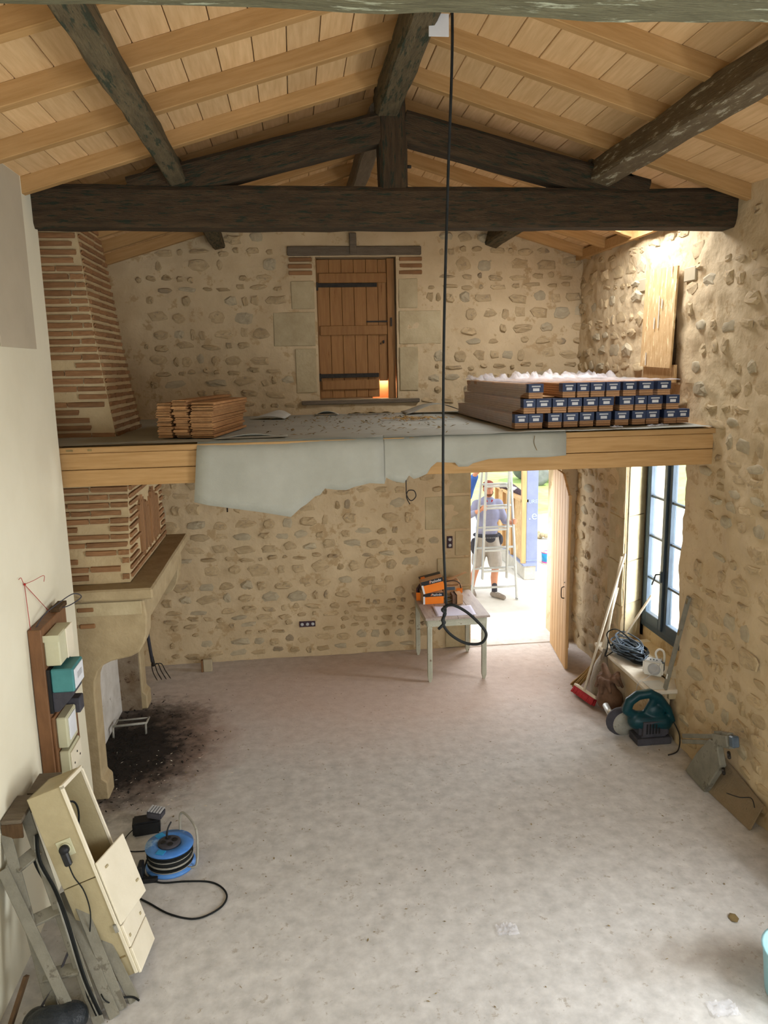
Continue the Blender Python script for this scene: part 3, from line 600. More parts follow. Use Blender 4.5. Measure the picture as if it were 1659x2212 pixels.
# loose straw and grit swept over the felt
def flakes(name, mat, n, fn, size, label, cat, seed, parent=None):
    rnd = random.Random(seed); m = MB()
    for _ in range(n):
        x, y, z = fn(rnd); a = rnd.uniform(0, 6.28); l = rnd.uniform(.4, 1.6)*size; w = l*rnd.uniform(.15, .6); h = rnd.uniform(.1, .35)*size
        M_ = Matrix.Translation((x, y, z+h*.3)) @ Matrix.Rotation(a, 4, 'Z') @ Matrix.Rotation(rnd.uniform(-.4, .4), 4, 'Y')
        m.add([M_ @ Vector(p) for p in ((-l, 0, 0), (0, -w, 0), (l, 0, 0), (0, w, 0), (0, 0, h))], [(0, 1, 4), (1, 2, 4), (2, 3, 4), (3, 0, 4), (0, 3, 2, 1)])
    return m.build(name, mat, parent, kind='stuff', label=label, cat=cat)
flakes('leaf_debris', 'leaf', 230, lambda r: (r.triangular(-.5, 1.9, .5), r.uniform(6.25, 9.0), 3.06), .022, 'scattered dry leaf bits all over the felt on the loft', 'debris', 4)
flakes('straw_heap', 'straw', 160, lambda r: (r.gauss(1.25, .14), r.gauss(7.9, .12), 3.062+abs(r.gauss(0, .008))), .025, 'little heap of straw on the felt beside the hanging cable', 'straw', 5)

# flooring bundles on the right of the loft
def bundle_proto(w, L_, h=.118):
    t = thing('board_bundle', (0, 0, 0)); n = 6; m = MB()
    for k in range(n):
        z0 = h*k/n; j = random.uniform(-.003, .003); m.box(-w/2+j+.002, w/2+j-.002, .002, L_, z0+.0012, z0+h/n-.0012)
    m.build('board_pack', 'planks', t)
    MB().box(-w/2-.002, w/2+.002, -.003, .09, h*.42, h+.003).build('wrap_label', 'blue_lab', t)
    lab = MB().box(-w*.22, w*.22, -.005, -.0035, h*.52, h*.72).build('sticker', 'white_lab', t)
    MB().box(-w*.3, w*.3, -.0048, -.0032, h*.80, h*.9).build('title_print', 'silver', t)
    return t
rows = [[(1.814, 1.936), (1.936, 2.062), (2.105, 2.232), (2.244, 2.38), (2.394, 2.526), (2.543, 2.681), (2.712, 2.845), (2.871, 3.0), (3.007, 3.133), (3.17, 3.295), (3.3, 3.421)],
 [(1.889, 1.998), (2.001, 2.136), (2.145, 2.275), (2.283, 2.411), (2.421, 2.556), (2.566, 2.702), (2.75, 2.885), (2.892, 3.002), (3.01, 3.15), (3.185, 3.311)],
 [(1.932, 2.066), (2.234, 2.356), (2.361, 2.475), (2.483, 2.616), (2.625, 2.754), (2.779, 2.905), (2.935, 3.07), (3.099, 3.225)]]
ordn = ['leftmost', 'second', 'third', 'fourth', 'fifth', 'sixth', 'seventh', 'eighth', 'ninth', 'tenth', 'rightmost']
proto = bundle_proto(.126, 2.3); first = True
for r_, row in enumerate(rows):
    for k, (x0, x1) in enumerate(row):
        nm = 'rightmost' if k == len(row)-1 else ordn[k]
        lab = '%s blue-labelled flooring bundle in the %s row on the loft' % (nm+(' from left' if k and k < len(row)-1 else ''), ['bottom', 'middle', 'top'][r_])
        M_ = Matrix.Translation(((x0+x1)/2, 6.29+.012*k+random.uniform(-.01, .01)+(.02 if r_ == 2 else 0), 3.062+r_*.124)) @ Matrix.Rotation(random.uniform(-.006, .006), 4, 'Z') @ Matrix.Diagonal(((x1-x0-.006)/.13, 1, 1, 1))
        if first: proto.matrix_world = M_; WM[proto.name] = M_; proto['label'] = lab; proto['category'] = 'bundle'; proto['group'] = 'flooring bundles on the loft'; first = False
        else: copytree(proto, M_, label=lab, group='flooring bundles on the loft')
# an opened top bundle, second row gap: bare boards
MB().box(2.075, 2.225, 6.5, 8.5, 3.31, 3.318).build('loose_board', 'board', label='pale bare board lying in the gap of the top bundle row', cat='board')
# torn clear film over the bundles
def fm(u, v):
    x = 1.86+u*1.42; y = 6.33+v*2.25; return Vector((x, y, 3.437+abs(noise.noise(Vector((x*8, y*5, 1))))*.03+(max(0, noise.noise(Vector((x*14, y*6, 8))))*.12 if v > .55 else 0)))
fi = thing('plastic_film', (2.5, 7.4, 3.43), 'crumpled clear plastic film torn open on top of the flooring bundles', 'plastic film')
MB().grid(fm, 90, 40).build('film_top', 'film', fi)
MB().grid(lambda u, v: Vector((1.83-.045*0+(.07 if v > .4 else 0)+(.05 if v > .72 else 0)-.022+noise.noise(Vector((u*22, v*7, 2)))*.012, 6.34+u*2.2, 3.07+v*.37)), 60, 14).build('film_side', 'film', fi)
for (x, y) in ((2.62, 6.2), (2.95, 6.22), (3.05, 6.25)):
    MB().grid(lambda u, v: Vector((x+u*.1, y-.02+v*.05, 3.058+abs(noise.noise(Vector((u*5+x, v*5, 1))))*.03)), 8, 6).build('film_scrap', 'film', fi)
# piled floorboards on the left of the loft
bp = None; rndp = random.Random(11)
for (xc, n, L_, yo) in ((-1.06, 12, 1.5, 6.46), (-.925, 13, 1.35, 6.42), (-.755, 12, 1.1, 6.40)):
    w = .125 if xc < -.8 else .19
    if xc < -.8: m_ = MB().box(-w/2+.006, w/2-.006, 0, 1, .001, .0215).box(-w/2, w/2, 0, 1, .007, .013)
    else: m_ = MB().box(-w/2+.006, w/2-.006, 0, 1, .001, .0215).box(-w/2, w/2, 0, 1, .007, .013)
    me = m_.mesh('floorboard', 'plankend'); pile = {-1.06: 'left', -.925: 'middle', -.755: 'right'}[xc]
    for k in range(n):
        M_ = Matrix.Translation((xc+rndp.uniform(-.012, .012), yo+rndp.uniform(-.035, .035), 3.06+k*.0235)) @ Matrix.Rotation(-.17+rndp.uniform(-.025, .015), 4, 'Z') @ Matrix.Diagonal((1, L_, 1, 1))
        tag(link('floorboard', me, None, M_), 'short tongue-and-groove board in the %s of three piles left on the loft' % pile, 'floorboard', 'floorboards in the %s pile' % pile)

# ------------------------------------------------------------------ chimney breast and fireplace
ch = thing('chimney_breast', (-1.8, 7.4, 1.87), 'tapering brick chimney breast rising through the loft', 'chimney')
# section at height z: right face x, near y, far y
SEC = [(1.87, -1.43, 6.42, 8.25), (2.7, -1.44, 6.7, 8.12), (3.05, -1.56, 6.93, 8.03), (3.9, -1.67, 6.95, 7.95), (5.25, -1.80, 7.0, 7.82)]
def sec(z):
    for a, b in zip(SEC[:-1], SEC[1:]):
        if z <= b[0]: t = (z-a[0])/(b[0]-a[0]); return [a[i]+(b[i]-a[i])*t for i in (1, 2, 3)]
    return SEC[-1][1:]
m = MB(); vs = []
for z, x, yn, yf in SEC: vs += [(XL-.02, yn, z), (x, yn, z), (x, yf, z), (XL-.02, yf, z)]
m.add(vs, [(i*4+k, i*4+(k+1) % 4, i*4+4+(k+1) % 4, i*4+4+k) for i in range(4) for k in range(4)]+[(3, 2, 1, 0), (16, 17, 18, 19)])
m.build('chimney_core', 'brickmortar', ch, sub=2, wob=.004)
BR = []
for i in range(5):
    rnd = random.Random(i+50); b = MB().box(-.5, .5, -.5, .5, -.5, .5); me = b.mesh('brick', 'brick', sub=1)
    bm = bmesh.new(); bm.from_mesh(me)
    for v in bm.verts: v.co += Vector((rnd.uniform(-.025, .025), rnd.uniform(-.06, .06), rnd.uniform(-.09, .09)))
    bm.to_mesh(me); bm.free(); BR.append(me)
nbk = 0; rb = random.Random(21)
zc = 1.9; kk = 0
while zc < 4.98:
    x, yn, yf = sec(zc+.02)
    lower = zc < 2.75
    if 2.68 < zc < 3.04: zc += .062; continue
    # near face
    a = max(XL+.005, XL+.02+rb.uniform(-.2, .02))
    while a < x-.03:
        l = rb.choice([.24, .3, .33]) if rb.random() > .12 else .15; e = min(a+l, x-.004)
        skip = lower and zc < 2.1 and rb.random() < .2
        if e-a > .05 and not skip and rb.random() > .05:
            link('brick', BR[rb.randrange(5)], ch, Matrix.Translation(((a+e)/2, yn-.004, zc+.02)) @ Matrix.Diagonal((e-a, .03, .040+rb.uniform(-.004, .004), 1))); nbk += 1
        a = e+rb.uniform(.010, .022)
    # right face
    a = yn+rb.uniform(.01, .03)
    while a < yf-.04:
        l = rb.choice([.2, .25, .33]); e = min(a+l, yf-.012)
        mid = (a+e)/2
        if not (1.95 < zc < 2.5 and 6.95 < mid < 7.95) and e-a > .05:
            link('brick', BR[rb.randrange(5)], ch, Matrix.Translation((x+.003, mid, zc+.02)) @ Matrix.Diagonal((.03, e-a, .034+rb.uniform(-.004, .004), 1))); nbk += 1
        a = e+rb.uniform(.012, .022)
    zc += .0665 if not lower else .064
# panel of bricks set on edge in the lower right face
for k in range(17):
    y = 6.98+k*.056
    if k in (8,): continue
    zt = 2.42+.05*math.sin(k*.7); link('brick', BR[k % 5], ch, Matrix.Translation((-1.43, y, (1.98+zt)/2)) @ Matrix.Diagonal((.03, .04, zt-1.98, 1))); nbk += 1
print('BRICKS', nbk)
fp = thing('fireplace', (-1.8, 7.3, 0), 'pale stone fireplace with shelf and curved console brackets on the left wall', 'fireplace')
prof = [(-2.12, 1.76), (-1.30, 1.76), (-1.285, 1.62), (-1.30, 1.46), (-1.325, 1.38), (-1.37, 1.31), (-1.44, 1.275), (-1.52, 1.26), (-1.60, 1.245), (-1.665, 1.215), (-1.715, 1.16), (-1.745, 1.08), (-1.755, .98), (-1.76, .2), (-1.72, .16), (-1.72, 0), (-2.12, 0)]
MB().prism(prof, 1, 6.26, 6.46).build('console_jamb', 'mantel', fp, bevel=.012)
MB().prism(prof, 1, 8.06, 8.28).build('console_jamb', 'mantel', fp, bevel=.012)
MB().prism([(-2.0, .0), (-1.78, .0), (-1.78, 1.2), (-2.0, 1.3)], 1, 8.045, 8.06).build('scorched_face', 'scorched', fp)
MB().box(-2.12, -1.22, 6.22, 8.36, 1.77, 1.865).build('mantel_shelf', 'mantel', fp, bevel=.014, sub=3, wob=.006)
MB().box(-1.47, -1.29, 6.46, 8.06, 1.55, 1.77).build('lintel', 'mantel', fp, bevel=.012)
MB().box(-2.1, -1.99, 6.46, 8.06, 0, 1.8).build('fireback', 'whitewash', fp, sub=3, wob=.01)
MB().box(-1.96, -1.32, 6.25, 6.262, 1.64, 1.755).build('stone_block', 'ashlar', fp, bevel=.004)
for (x0, x1, z) in ((-1.98, -1.85, 1.70), (-1.83, -1.70, 1.70), (-1.98, -1.89, 1.645), (-1.98, -1.84, 1.56), (-1.82, -1.70, 1.56)):
    MB().box(x0, x1, 6.242, 6.27, z-.018, z+.018).build('brick', 'brick', fp, bevel=.006)
# andiron, ash and pitchfork
an = thing('fire_grate', (-1.78, 7.4, 0), 'low grey iron fire grate standing in the ash of the fireplace', 'grate')
MB().tube([(-1.95, 7.45, .11), (-1.62, 7.48, .11)], .013, 8).build('top_bar', 'alu_dirty', an)
for p in ((-1.94, 7.43), (-1.63, 7.47)): MB().tube([(p[0], p[1], .11), (p[0], p[1]-.02, .004)], .011, 6).build('leg', 'alu_dirty', an)
MB().tube([(-1.94, 7.62, .09), (-1.64, 7.64, .09)], .01, 6).tube([(-1.94, 7.45, .1), (-1.94, 7.64, .09)], .01, 6).tube([(-1.63, 7.47, .1), (-1.63, 7.66, .09)], .01, 6).build('side_bar', 'alu_dirty', an)
flakes('ash_and_charcoal', 'charcoal', 1100, lambda r: (min(2, max(-1.98, -1.98+abs(r.gauss(0, .36)))), r.gauss(7.15, .42), .006), .016, 'black charcoal crumbs spread before the fireplace', 'ash', 6)
flakes('floor_grit', 'leaf', 330, lambda r: (r.uniform(-1.2, 3.3), r.triangular(3.3, 9, 5), .006), .009, 'small dark grit dotted over the concrete floor', 'grit', 8)
flakes('plaster_chips', 'chip', 60, lambda r: (r.gauss(-1.45, .3), r.gauss(6.5, .35), .006), .012, 'pale plaster chips on the burnt floor patch', 'chips', 9)
pf_ = thing('pitchfork', (-1.72, 8.7, 0), 'dark pitchfork leaning prongs-down behind the fireplace bracket', 'pitchfork')
hd, tp = Vector((-1.745, 8.6, .33)), Vector((-1.80, 8.52, 1.2))
MB().tube([tp, hd], .019, 8).build('shaft', 'leather', pf_)
MB().tube([hd+Vector((0, 0, .06)), hd-Vector((-.01, 0, .05))], [.018, .022], 8).build('socket', 'iron', pf_)
for k in range(4):
    o = (k-1.5); MB().tube(catmull([hd-Vector((-.01, 0, .04)), hd+Vector((o*.035+.03, .06, -.05)), hd+Vector((o*.045+.04, .13+.01*k, -.18)), hd+Vector((o*.05+.07, .22+.01*k, -.32))], 5), [.006]*15+[.003], 6).build('prong', 'iron', pf_)
t = thing('loose_brick', (-1.2, 9.05, 0), 'grey mortar-stained brick standing at the foot of the back wall', 'brick')
MB().box(-1.235, -1.13, 9.0, 9.06, .003, .16).build('brick_body', 'stone_grey', t, bevel=.008, sub=1, wob=.003)
MB().box(-1.26, -1.236, 9.0, 9.06, .003, .15).build('brick_side', 'brick', t, bevel=.004)

# ------------------------------------------------------------------ hanging cable, wires
ck = thing('hanging_cable', (.74, 3.62, 2.2), 'long dark cable hanging from the roof and knotted into a loop', 'cable')
MB().tube(catmull([(.735, 3.62, 5.45), (.745, 3.61, 5.0), (.72, 3.6, 4.4), (.70, 3.6, 3.8), (.692, 3.6, 3.3), (.69, 3.6, 2.8), (.70, 3.6, 2.5), (.703, 3.6, 2.43)], 8), .0065, 8).build('drop', 'rubber', ck)
MB().tube(catmull([(.703, 3.6, 2.43), (.735, 3.58, 2.437), (.80, 3.57, 2.40), (.87, 3.56, 2.33), (.895, 3.56, 2.28), (.87, 3.57, 2.235), (.80, 3.58, 2.235), (.73, 3.59, 2.275), (.69, 3.6, 2.325), (.69, 3.605, 2.37), (.70, 3.615, 2.40), (.697, 3.62, 2.425)], 8), .0075, 8).build('loop', 'rubber', ck)
MB().tube(catmull([(.703, 3.59, 2.43), (.682, 3.6, 2.41), (.70, 3.615, 2.385), (.68, 3.59, 2.36), (.695, 3.61, 2.34), (.675, 3.595, 2.325), (.663, 3.6, 2.312)], 6), .0075, 8).build('knot', 'rubber', ck)
wc = MB().tube(catmull([(1.30, 9.2, 3.0), (1.305, 9.2, 2.2), (1.31, 9.19, 2.05), (1.36, 9.18, 1.98), (1.42, 9.18, 2.03), (1.40, 9.19, 2.10), (1.33, 9.2, 2.10), (1.31, 9.21, 2.02), (1.35, 9.21, 1.93)], 8), .006, 6).build('wire_loop', 'dark', label='thin black wire curled in a ring below the felt edge', cat='wire')
MB().tube([(-.86, 9.25, 3.0), (-.86, 9.24, 1.92)], .009, 6).build('wire_end', 'dark', label='short black wire end dangling below the hanging felt', cat='wire')

# ------------------------------------------------------------------ OSB sheets at the upper niche
ob = thing('strand_board_panel', (3.42, 7.1, 3.5), 'strand board sheet leaning over the small upper wall opening', 'board')
def quadbox(m, a, b, c, d, off):
    off = Vector(off); P = [Vector(p) for p in (a, b, c, d)]; return m.add(P+[p+off for p in P], [(0, 1, 2, 3), (7, 6, 5, 4), (0, 4, 5, 1), (1, 5, 6, 2), (2, 6, 7, 3), (3, 7, 4, 0)])
quadbox(MB(), (3.44, 7.43, 4.46), (3.44, 6.80, 4.43), (3.42, 6.82, 3.53), (3.42, 7.44, 3.55), (.018, 0, 0)).build('panel', 'osb', ob)
for (y, z, a, l) in ((7.2, 3.95, .5, .12), (7.12, 4.05, .2, .3), (7.33, 3.62, .4, .13), (6.9, 4.4, .3, .12), (7.02, 4.12, -.3, .09)):
    MB().bar((3.42+(z-3.53)*.022-.012, y-.5*l*math.sin(a), z-.5*l*math.cos(a)), (3.42+(z-3.53)*.022-.012+.003, y+.5*l*math.sin(a)*-1+l*math.sin(a)*0, z+.5*l*math.cos(a)), .004, .016).build('pale_strand', 'chip', ob)
MB().box(3.455, 3.475, 6.79, 7.44, 3.40, 3.56).build('lower_panel', 'osb', label='strip of strand board closing the opening under the leaning sheet', cat='board')
for y in (6.55, 7.5): MB().box(3.475, 3.51, y, y+.2, 4.28, 4.4).build('stone', 'stone_grey', wr, bevel=.006)
MB().box(3.5, 3.9, 6.8, 7.44, 3.38, 3.4).box(3.9, 3.95, 6.7, 7.5, 3.3, 4.5).build('niche_back', 'mortar', wr)

# ------------------------------------------------------------------ table and what lies on it
tb = thing('work_table', (1.74, 8.74, 0), 'small worn painted table standing against the back wall by the doorway', 'table')
F = frame((1.735, 8.21, .765), (0, 1, 0))
for k in range(4): MB().box(0, 1.05, -.375+k*.1875, -.375+(k+1)*.1875-.003, 0, .025).build('top_board', 'tabletop', tb, F, bevel=.003)
MB().box(1.40, 2.07, 8.25, 8.27, .675, .762).build('apron', 'tablep', tb, bevel=.002)
MB().box(1.40, 2.07, 9.16, 9.18, .675, .762).build('apron', 'tablep', tb, bevel=.002)
MB().box(1.385, 1.405, 8.27, 9.16, .675, .762).build('apron', 'tablep', tb, bevel=.002)
MB().box(2.065, 2.085, 8.27, 9.16, .675, .762).build('apron', 'tablep', tb, bevel=.002)
for x, y in ((1.42, 8.28), (2.055, 8.28), (1.42, 9.15), (2.055, 9.15)):
    m = MB(); prof = [(0, .012), (.06, .026), (.64, .026), (.762, .029)]
    for (z0, r_), (z1, q_) in zip(prof[:-1], prof[1:]):
        m.add([(x+a*r_, y+b*r_, z0) for a, b in ((-1, -1), (1, -1), (1, 1), (-1, 1))]+[(x+a*q_, y+b*q_, z1) for a, b in ((-1, -1), (1, -1), (1, 1), (-1, 1))], [(0, 1, 5, 4), (1, 2, 6, 5), (2, 3, 7, 6), (3, 0, 4, 7), (3, 2, 1, 0), (4, 5, 6, 7)])
    for d in (-.012, 0, .012): m.box(x+d-.003, x+d+.003, y-.029, y-.025, .07, .66)
    m.build('leg', 'tablep', tb)
def nailbox(origin, yaw, tilt, w, d, h, label):
    Mx = Matrix.Translation(origin) @ Matrix.Rotation(yaw, 4, 'Z') @ Matrix.Rotation(tilt, 4, 'Y'); t = thing('nail_box', origin, label, 'box')
    MB().box(0, w, 0, d, 0, h, Mx).build('carton', 'kraft', t, bevel=.002)
    MB().box(.0, w, -.003, 0, 0, h*.66, Mx).box(.004, w-.004, .0, d, -.001, .0, Mx).build('orange_face', 'orange', t)
    MB().box(.0, w, -.0031, 0, h*.66, h, Mx).build('black_band', 'dark', t)
    MB().box(0, .022, -.0036, 0, .002, h*.72, Mx).build('white_edge', 'white_lab', t)
    MB().box(0, w, d*.62, d, h, h+.002, Mx).build('top_band', 'dark', t)
    MB().box(.02, .07, d*.45, d*.8, h+.001, h+.003, Mx).build('top_mark', 'orange', t)
    text('Paslode', 'lettering', t, 'letter', h*.30, Mx @ Matrix.Translation((w*.66, -.004, h*.83)) @ Matrix.Rotation(R(90), 4, 'X') @ Matrix.Scale(1, 4))
    for q in range(3): MB().bar(Mx @ Vector((w*.36+q*.008, -.004, h*.74)), Mx @ Vector((w*.40+q*.008, -.004, h*.94)), .002, .004, (0, 1, 0)).build('flash_mark', 'orange', t)
    return t
nailbox((1.425, 8.74, .79), R(2), 0, .25, .24, .135, 'lower orange nail box lying flat on the table under the tilted one')
nailbox((1.425, 8.71, .925), R(-3), R(-13), .265, .25, .15, 'upper orange and black nail box tilted on top of another')
t = thing('nail_box', (1.38, 8.95, .79), 'torn dark open nail box behind the two orange boxes', 'box')
Mx = Matrix.Translation((1.37, 8.92, .79)) @ Matrix.Rotation(R(-20), 4, 'Z')
MB().box(0, .02, 0, .26, 0, .15, Mx).box(0, .14, .24, .26, 0, .19, Mx).box(.12, .14, 0, .26, 0, .13, Mx).box(0, .14, 0, .26, 0, .01, Mx).build('carton', 'purple', t); MB().box(0, .14, -.004, 0, 0, .10, Mx).box(-.002, 0, 0, .26, .05, .14, Mx).build('orange_face', 'orange', t)
t = thing('parcel', (1.80, 8.95, .79), 'brown carton with black strap at the rear right of the table', 'box')
MB().box(1.72, 1.95, 8.98, 9.2, .795, .93).build('carton', 'kraft', t, bevel=.003); MB().box(1.725, 1.93, 8.99, 9.19, .93, .99, Matrix.Identity(4)).build('lid', 'kraft', t, bevel=.02)
MB().tube(catmull([(1.72, 8.97, .99), (1.84, 8.965, 1.0), (1.91, 8.965, .97), (1.935, 8.965, .90)], 5), .006, 6).build('strap', 'dark', t)
MB().box(1.74, 1.86, 8.975, 8.98, .88, .92).build('print', 'cable_blue', t); MB().box(1.88, 1.955, 8.974, 8.98, .84, .90).build('orange_edge', 'orange', t)
MB().bar((1.78, 9.02, 1.0), (2.03, 9.12, 1.06), .05, .004).build('flap', 'kraft', t)
t = thing('small_carton', (1.85, 8.73, .79), 'small plain cardboard block standing on the table right of the boxes', 'box')
MB().box(1.825, 1.895, 8.68, 8.86, .79, .90).build('carton', 'kraft', t, bevel=.002); MB().box(1.775, 1.82, 8.70, 8.86, .79, .895).build('side_carton', 'sack', t, bevel=.003); MB().box(1.819, 1.826, 8.70, 8.86, .79, .905).build('strap', 'dark', t)
t = thing('nail_strips', (1.73, 8.8, .79), 'loose strips of nails between the table boxes', 'nails')
for k in range(5): MB().bar((1.685, 8.74+k*.02, .80+k*.018), (1.775, 8.76+k*.02, .805+k*.018), .03, .007).build('strip', 'alu_dirty' if k % 2 else 'leaf', t)
def pp(u, v): return Vector((1.50+u*.46+.015*v, 8.27+v*.35-.01*u, .7925+.012*max(0, .25-u)*v*3+noise.noise(Vector((u*3, v*3, 0)))*.003))
MB().grid(pp, 14, 10).build('paper_sheets', 'paper', solid=.001, label='pale lilac sheets of paper spread on the front of the table', cat='paper')

# ------------------------------------------------------------------ things by the window
def coil(name, c, rx, ry, n, r, mat, seed, h, parent):
    rnd = random.Random(seed); m = MB()
    for k in range(n):
        P = []; ox, oy = rnd.uniform(-.05, .05), rnd.uniform(-.09, .09); sx, sy = rnd.uniform(.6, 1.15), rnd.uniform(.6, 1.1); z0 = h*(k/n); ph = rnd.uniform(0, 6)
        for j in range(10):
            a = j*math.pi/5; P.append((c[0]+ox+rx*sx*math.cos(a), c[1]+oy+ry*sy*math.sin(a), c[2]+r+z0+rnd.uniform(0, .02)+.02*math.sin(a+ph)+ .02))
        m.tube(catmull(P, 4, True), r, 6, closed=True)
    return m.build(name, mat, parent)
cb = thing('cable_coil', (3.44, 7.5, .5), 'tangled heap of slate grey cable lying on the window bench', 'cable')
coil('coil_loops', (3.44, 7.47, .5), .12, .25, 24, .0075, 'cable_blue', 3, .11, cb); coil('coil_loops_dark', (3.45, 7.42, .495), .13, .27, 12, .009, 'rubber', 5, .05, cb)
MB().tube(catmull([(3.3, 7.62, .56), (3.26, 7.64, .70), (3.34, 7.6, .76), (3.46, 7.6, .68), (3.5, 7.55, .62)], 6), .007, 6).tube(catmull([(3.26, 7.6, .62), (3.25, 7.6, .53), (3.22, 7.55, .48), (3.35, 7.5, .6)], 6), .007, 6).build('stray_end', 'rubber', cb)
rd = thing('radio', (3.47, 6.98, .5), 'small white and grey portable radio with carry handle on the bench', 'radio')
Mr = Matrix.Translation((3.45, 6.93, .502)) @ Matrix.Rotation(R(-38), 4, 'Z')
MB().box(-.09, .09, 0, .15, 0, .14, Mr).build('body', 'cable_blue', rd, bevel=.03, seg=3)
MB().box(-.1, .1, -.02, .02, 0, .155, Mr).build('face', 'white', rd, bevel=.018, seg=3)
MB().lathe([(.062, 0), (.06, .008), (.03, .002), (.001, .004)], Mr @ Matrix.Translation((.015, -.02, .075)) @ Matrix.Rotation(R(90), 4, 'X'), 24).build('speaker', 'silver', rd)
MB().box(-.07, .07, -.01, .07, .15, .156, Mr).build('control_panel', 'silver', rd)
for x in (-.03, .0, .03): MB().lathe([(.008, 0), (.007, .006)], Mr @ Matrix.Translation((x, .02, .156)), 10).build('button', 'cable_blue', rd)
MB().tube([Mr @ Vector(p) for p in catmull([(.02, .10, .13), (.0, .10, .2), (.03, .10, .245), (.07, .10, .235), (.085, .10, .19), (.085, .10, .12)], 5)], .011, 8).build('carry_handle', 'white', rd)
MB().tube(catmull([(3.56, 6.98, .66), (3.45, 6.82, .62), (3.32, 6.78, .55), (3.25, 6.8, .50), (3.22, 6.8, .40), (3.23, 6.78, .33)], 6), .003, 5).build('lead', 'silver', rd)
MB().box(3.28, 3.46, 6.60, 6.80, .502, .506, None).build('paper_sheet', 'feltwhite', label='pale dusty sheet lying at the near end of the bench', cat='paper')
lv = thing('spirit_level', (3.43, 6.45, .5), 'long dull aluminium level leaning on the wall beside the window', 'level')
A_, B_ = Vector((3.41, 6.585, .508)), Vector((3.462, 6.33, 1.50)); MB().bar(A_, B_, .05, .024, (1, 0, 0)).build('bar', 'ladder', lv, bevel=.003)
for tt in (.12, .6, .93):
    p = A_.lerp(B_, tt); q = A_.lerp(B_, tt+.05); MB().bar(p+Vector((-.014, 0, 0)), q+Vector((-.014, 0, 0)), .018, .004, (1, 0, 0)).build('slot', 'leaf' if tt > .2 else 'white', lv)
st = MB().bar((3.45, 7.76, .52), (3.79, 7.72, 1.08), .022, .022).build('stick', 'handle', label='short pale stick leaning from the bench against the window', cat='stick', bevel=.004)
br = thing('red_broom', (3.0, 7.55, 0), 'broom with red bristles standing on its head below the window', 'broom')
hA, hB = Vector((3.44, 7.66, 1.58)), Vector((2.98, 7.53, .115))
MB().tube([hA, hA.lerp(hB, .5), hB], .0135, 10).build('handle', 'handle', br)
Mh = Matrix.Translation((2.985, 7.53, .06)) @ Matrix.Rotation(R(-78), 4, 'Z') @ Matrix.Rotation(R(-22), 4, 'X')
MB().box(-.2, .2, -.025, .025, .03, .055, Mh).build('head', 'handle', br, bevel=.004)
m = MB(); rnd = random.Random(4)
for i in range(22):
    for j in range(3): x = -.185+i*.0176; y = -.018+j*.018; m.tube([Mh @ Vector((x, y, .03)), Mh @ Vector((x+rnd.uniform(-.01, .01), y*1.6-.004, -.045))], [.007, .009], 5)
m.build('bristles', 'red', br)
sp = thing('shovel', (3.03, 7.42, 0), 'muddy steel shovel standing blade-down beside the red broom', 'shovel')
MB().tube([(3.455, 7.78, 1.52), (3.22, 7.62, .47)], .016, 10).build('shaft', 'handle', sp)
def sb(u, v):
    p = Vector((3.22, 7.62, .47)).lerp(Vector((3.03, 7.44, .02)), v); w = .105*(min(1, .35+v*2.2))*(1-.75*max(0, v-.65)/.35*.9); side = Vector((.35, -.75, .0)).normalized(); return p+side*(u-.5)*2*w+Vector((.5, .4, .3)).normalized()*(.05*(2*u-1)**2-.02)
MB().grid(sb, 8, 12).build('blade', 'spade', sp, solid=.004); MB().tube([(3.235, 7.63, .53), (3.2, 7.6, .42)], [.02, .024], 8).build('socket', 'spade', sp)
sw = thing('straw_broom', (2.99, 7.82, 0), 'yellowed straw broom lying slanted behind the shovel', 'broom')
MB().tube([(3.22, 7.74, .36), (3.46, 7.85, 1.15)], .012, 8).build('handle', 'handle', sw)
m = MB(); rnd = random.Random(8)
for i in range(60):
    a = rnd.uniform(0, 6.28); r_ = rnd.uniform(0, 1); m.tube([(3.24+.02*math.cos(a), 7.75+.02*math.sin(a), .38), (3.12+.05*r_*math.cos(a), 7.78+.05*r_*math.sin(a), .2), (2.99+.05*r_*math.cos(a), 7.83+.10*r_*math.sin(a), .015+.02*r_)], [.006, .008, .005], 4)
m.build('bristles', 'straw', sw)
def blob(name, mat, shapes, parent=None, vox=.012, it=3, **k):
    m = MB()
    for s_ in shapes:
        if s_[0] == 'b': m.ball(s_[1], s_[2], 14, 9, s_[3] if len(s_) > 3 else None)
        else: m.tube([Vector(p) for p in s_[1]], s_[2], 12)
        if s_[0] == 't':
            P, rr = s_[1], s_[2]
            for p, q in zip(P, rr if isinstance(rr, (list, tuple)) else [rr]*len(P)): m.ball(p, q*.99, 12, 8)
    return m.build(name, mat, parent, remesh=vox, smooth_it=it, **k)
sk = thing('sack', (3.15, 7.27, 0), 'slumped dusty brown sack tied at the neck before the bench', 'sack')
rnd = random.Random(2); sh = [('b', (3.15, 7.25, .13), (.14, .13, .13)), ('b', (3.13, 7.27, .22), (.10, .10, .10)), ('t', [(3.14, 7.28, .28), (3.13, 7.3, .36), (3.11, 7.34, .47)], [.07, .05, .03])]
for k in range(9): a = k*.7; sh.append(('t', [(3.14, 7.28, .30), (3.14+.1*math.cos(a), 7.28+.09*math.sin(a), .32+rnd.uniform(-.02, .07)), (3.14+.14*math.cos(a+.3), 7.27+.12*math.sin(a+.3), .26+rnd.uniform(-.05, .05))], [.035, .03, .018]))
blob('sack_body', 'sack', sh, sk, .012, 2)
cs_ = thing('disc_cutter', (3.2, 6.5, 0), 'dark teal power cutter with ring handle standing by the bench end', 'power tool')
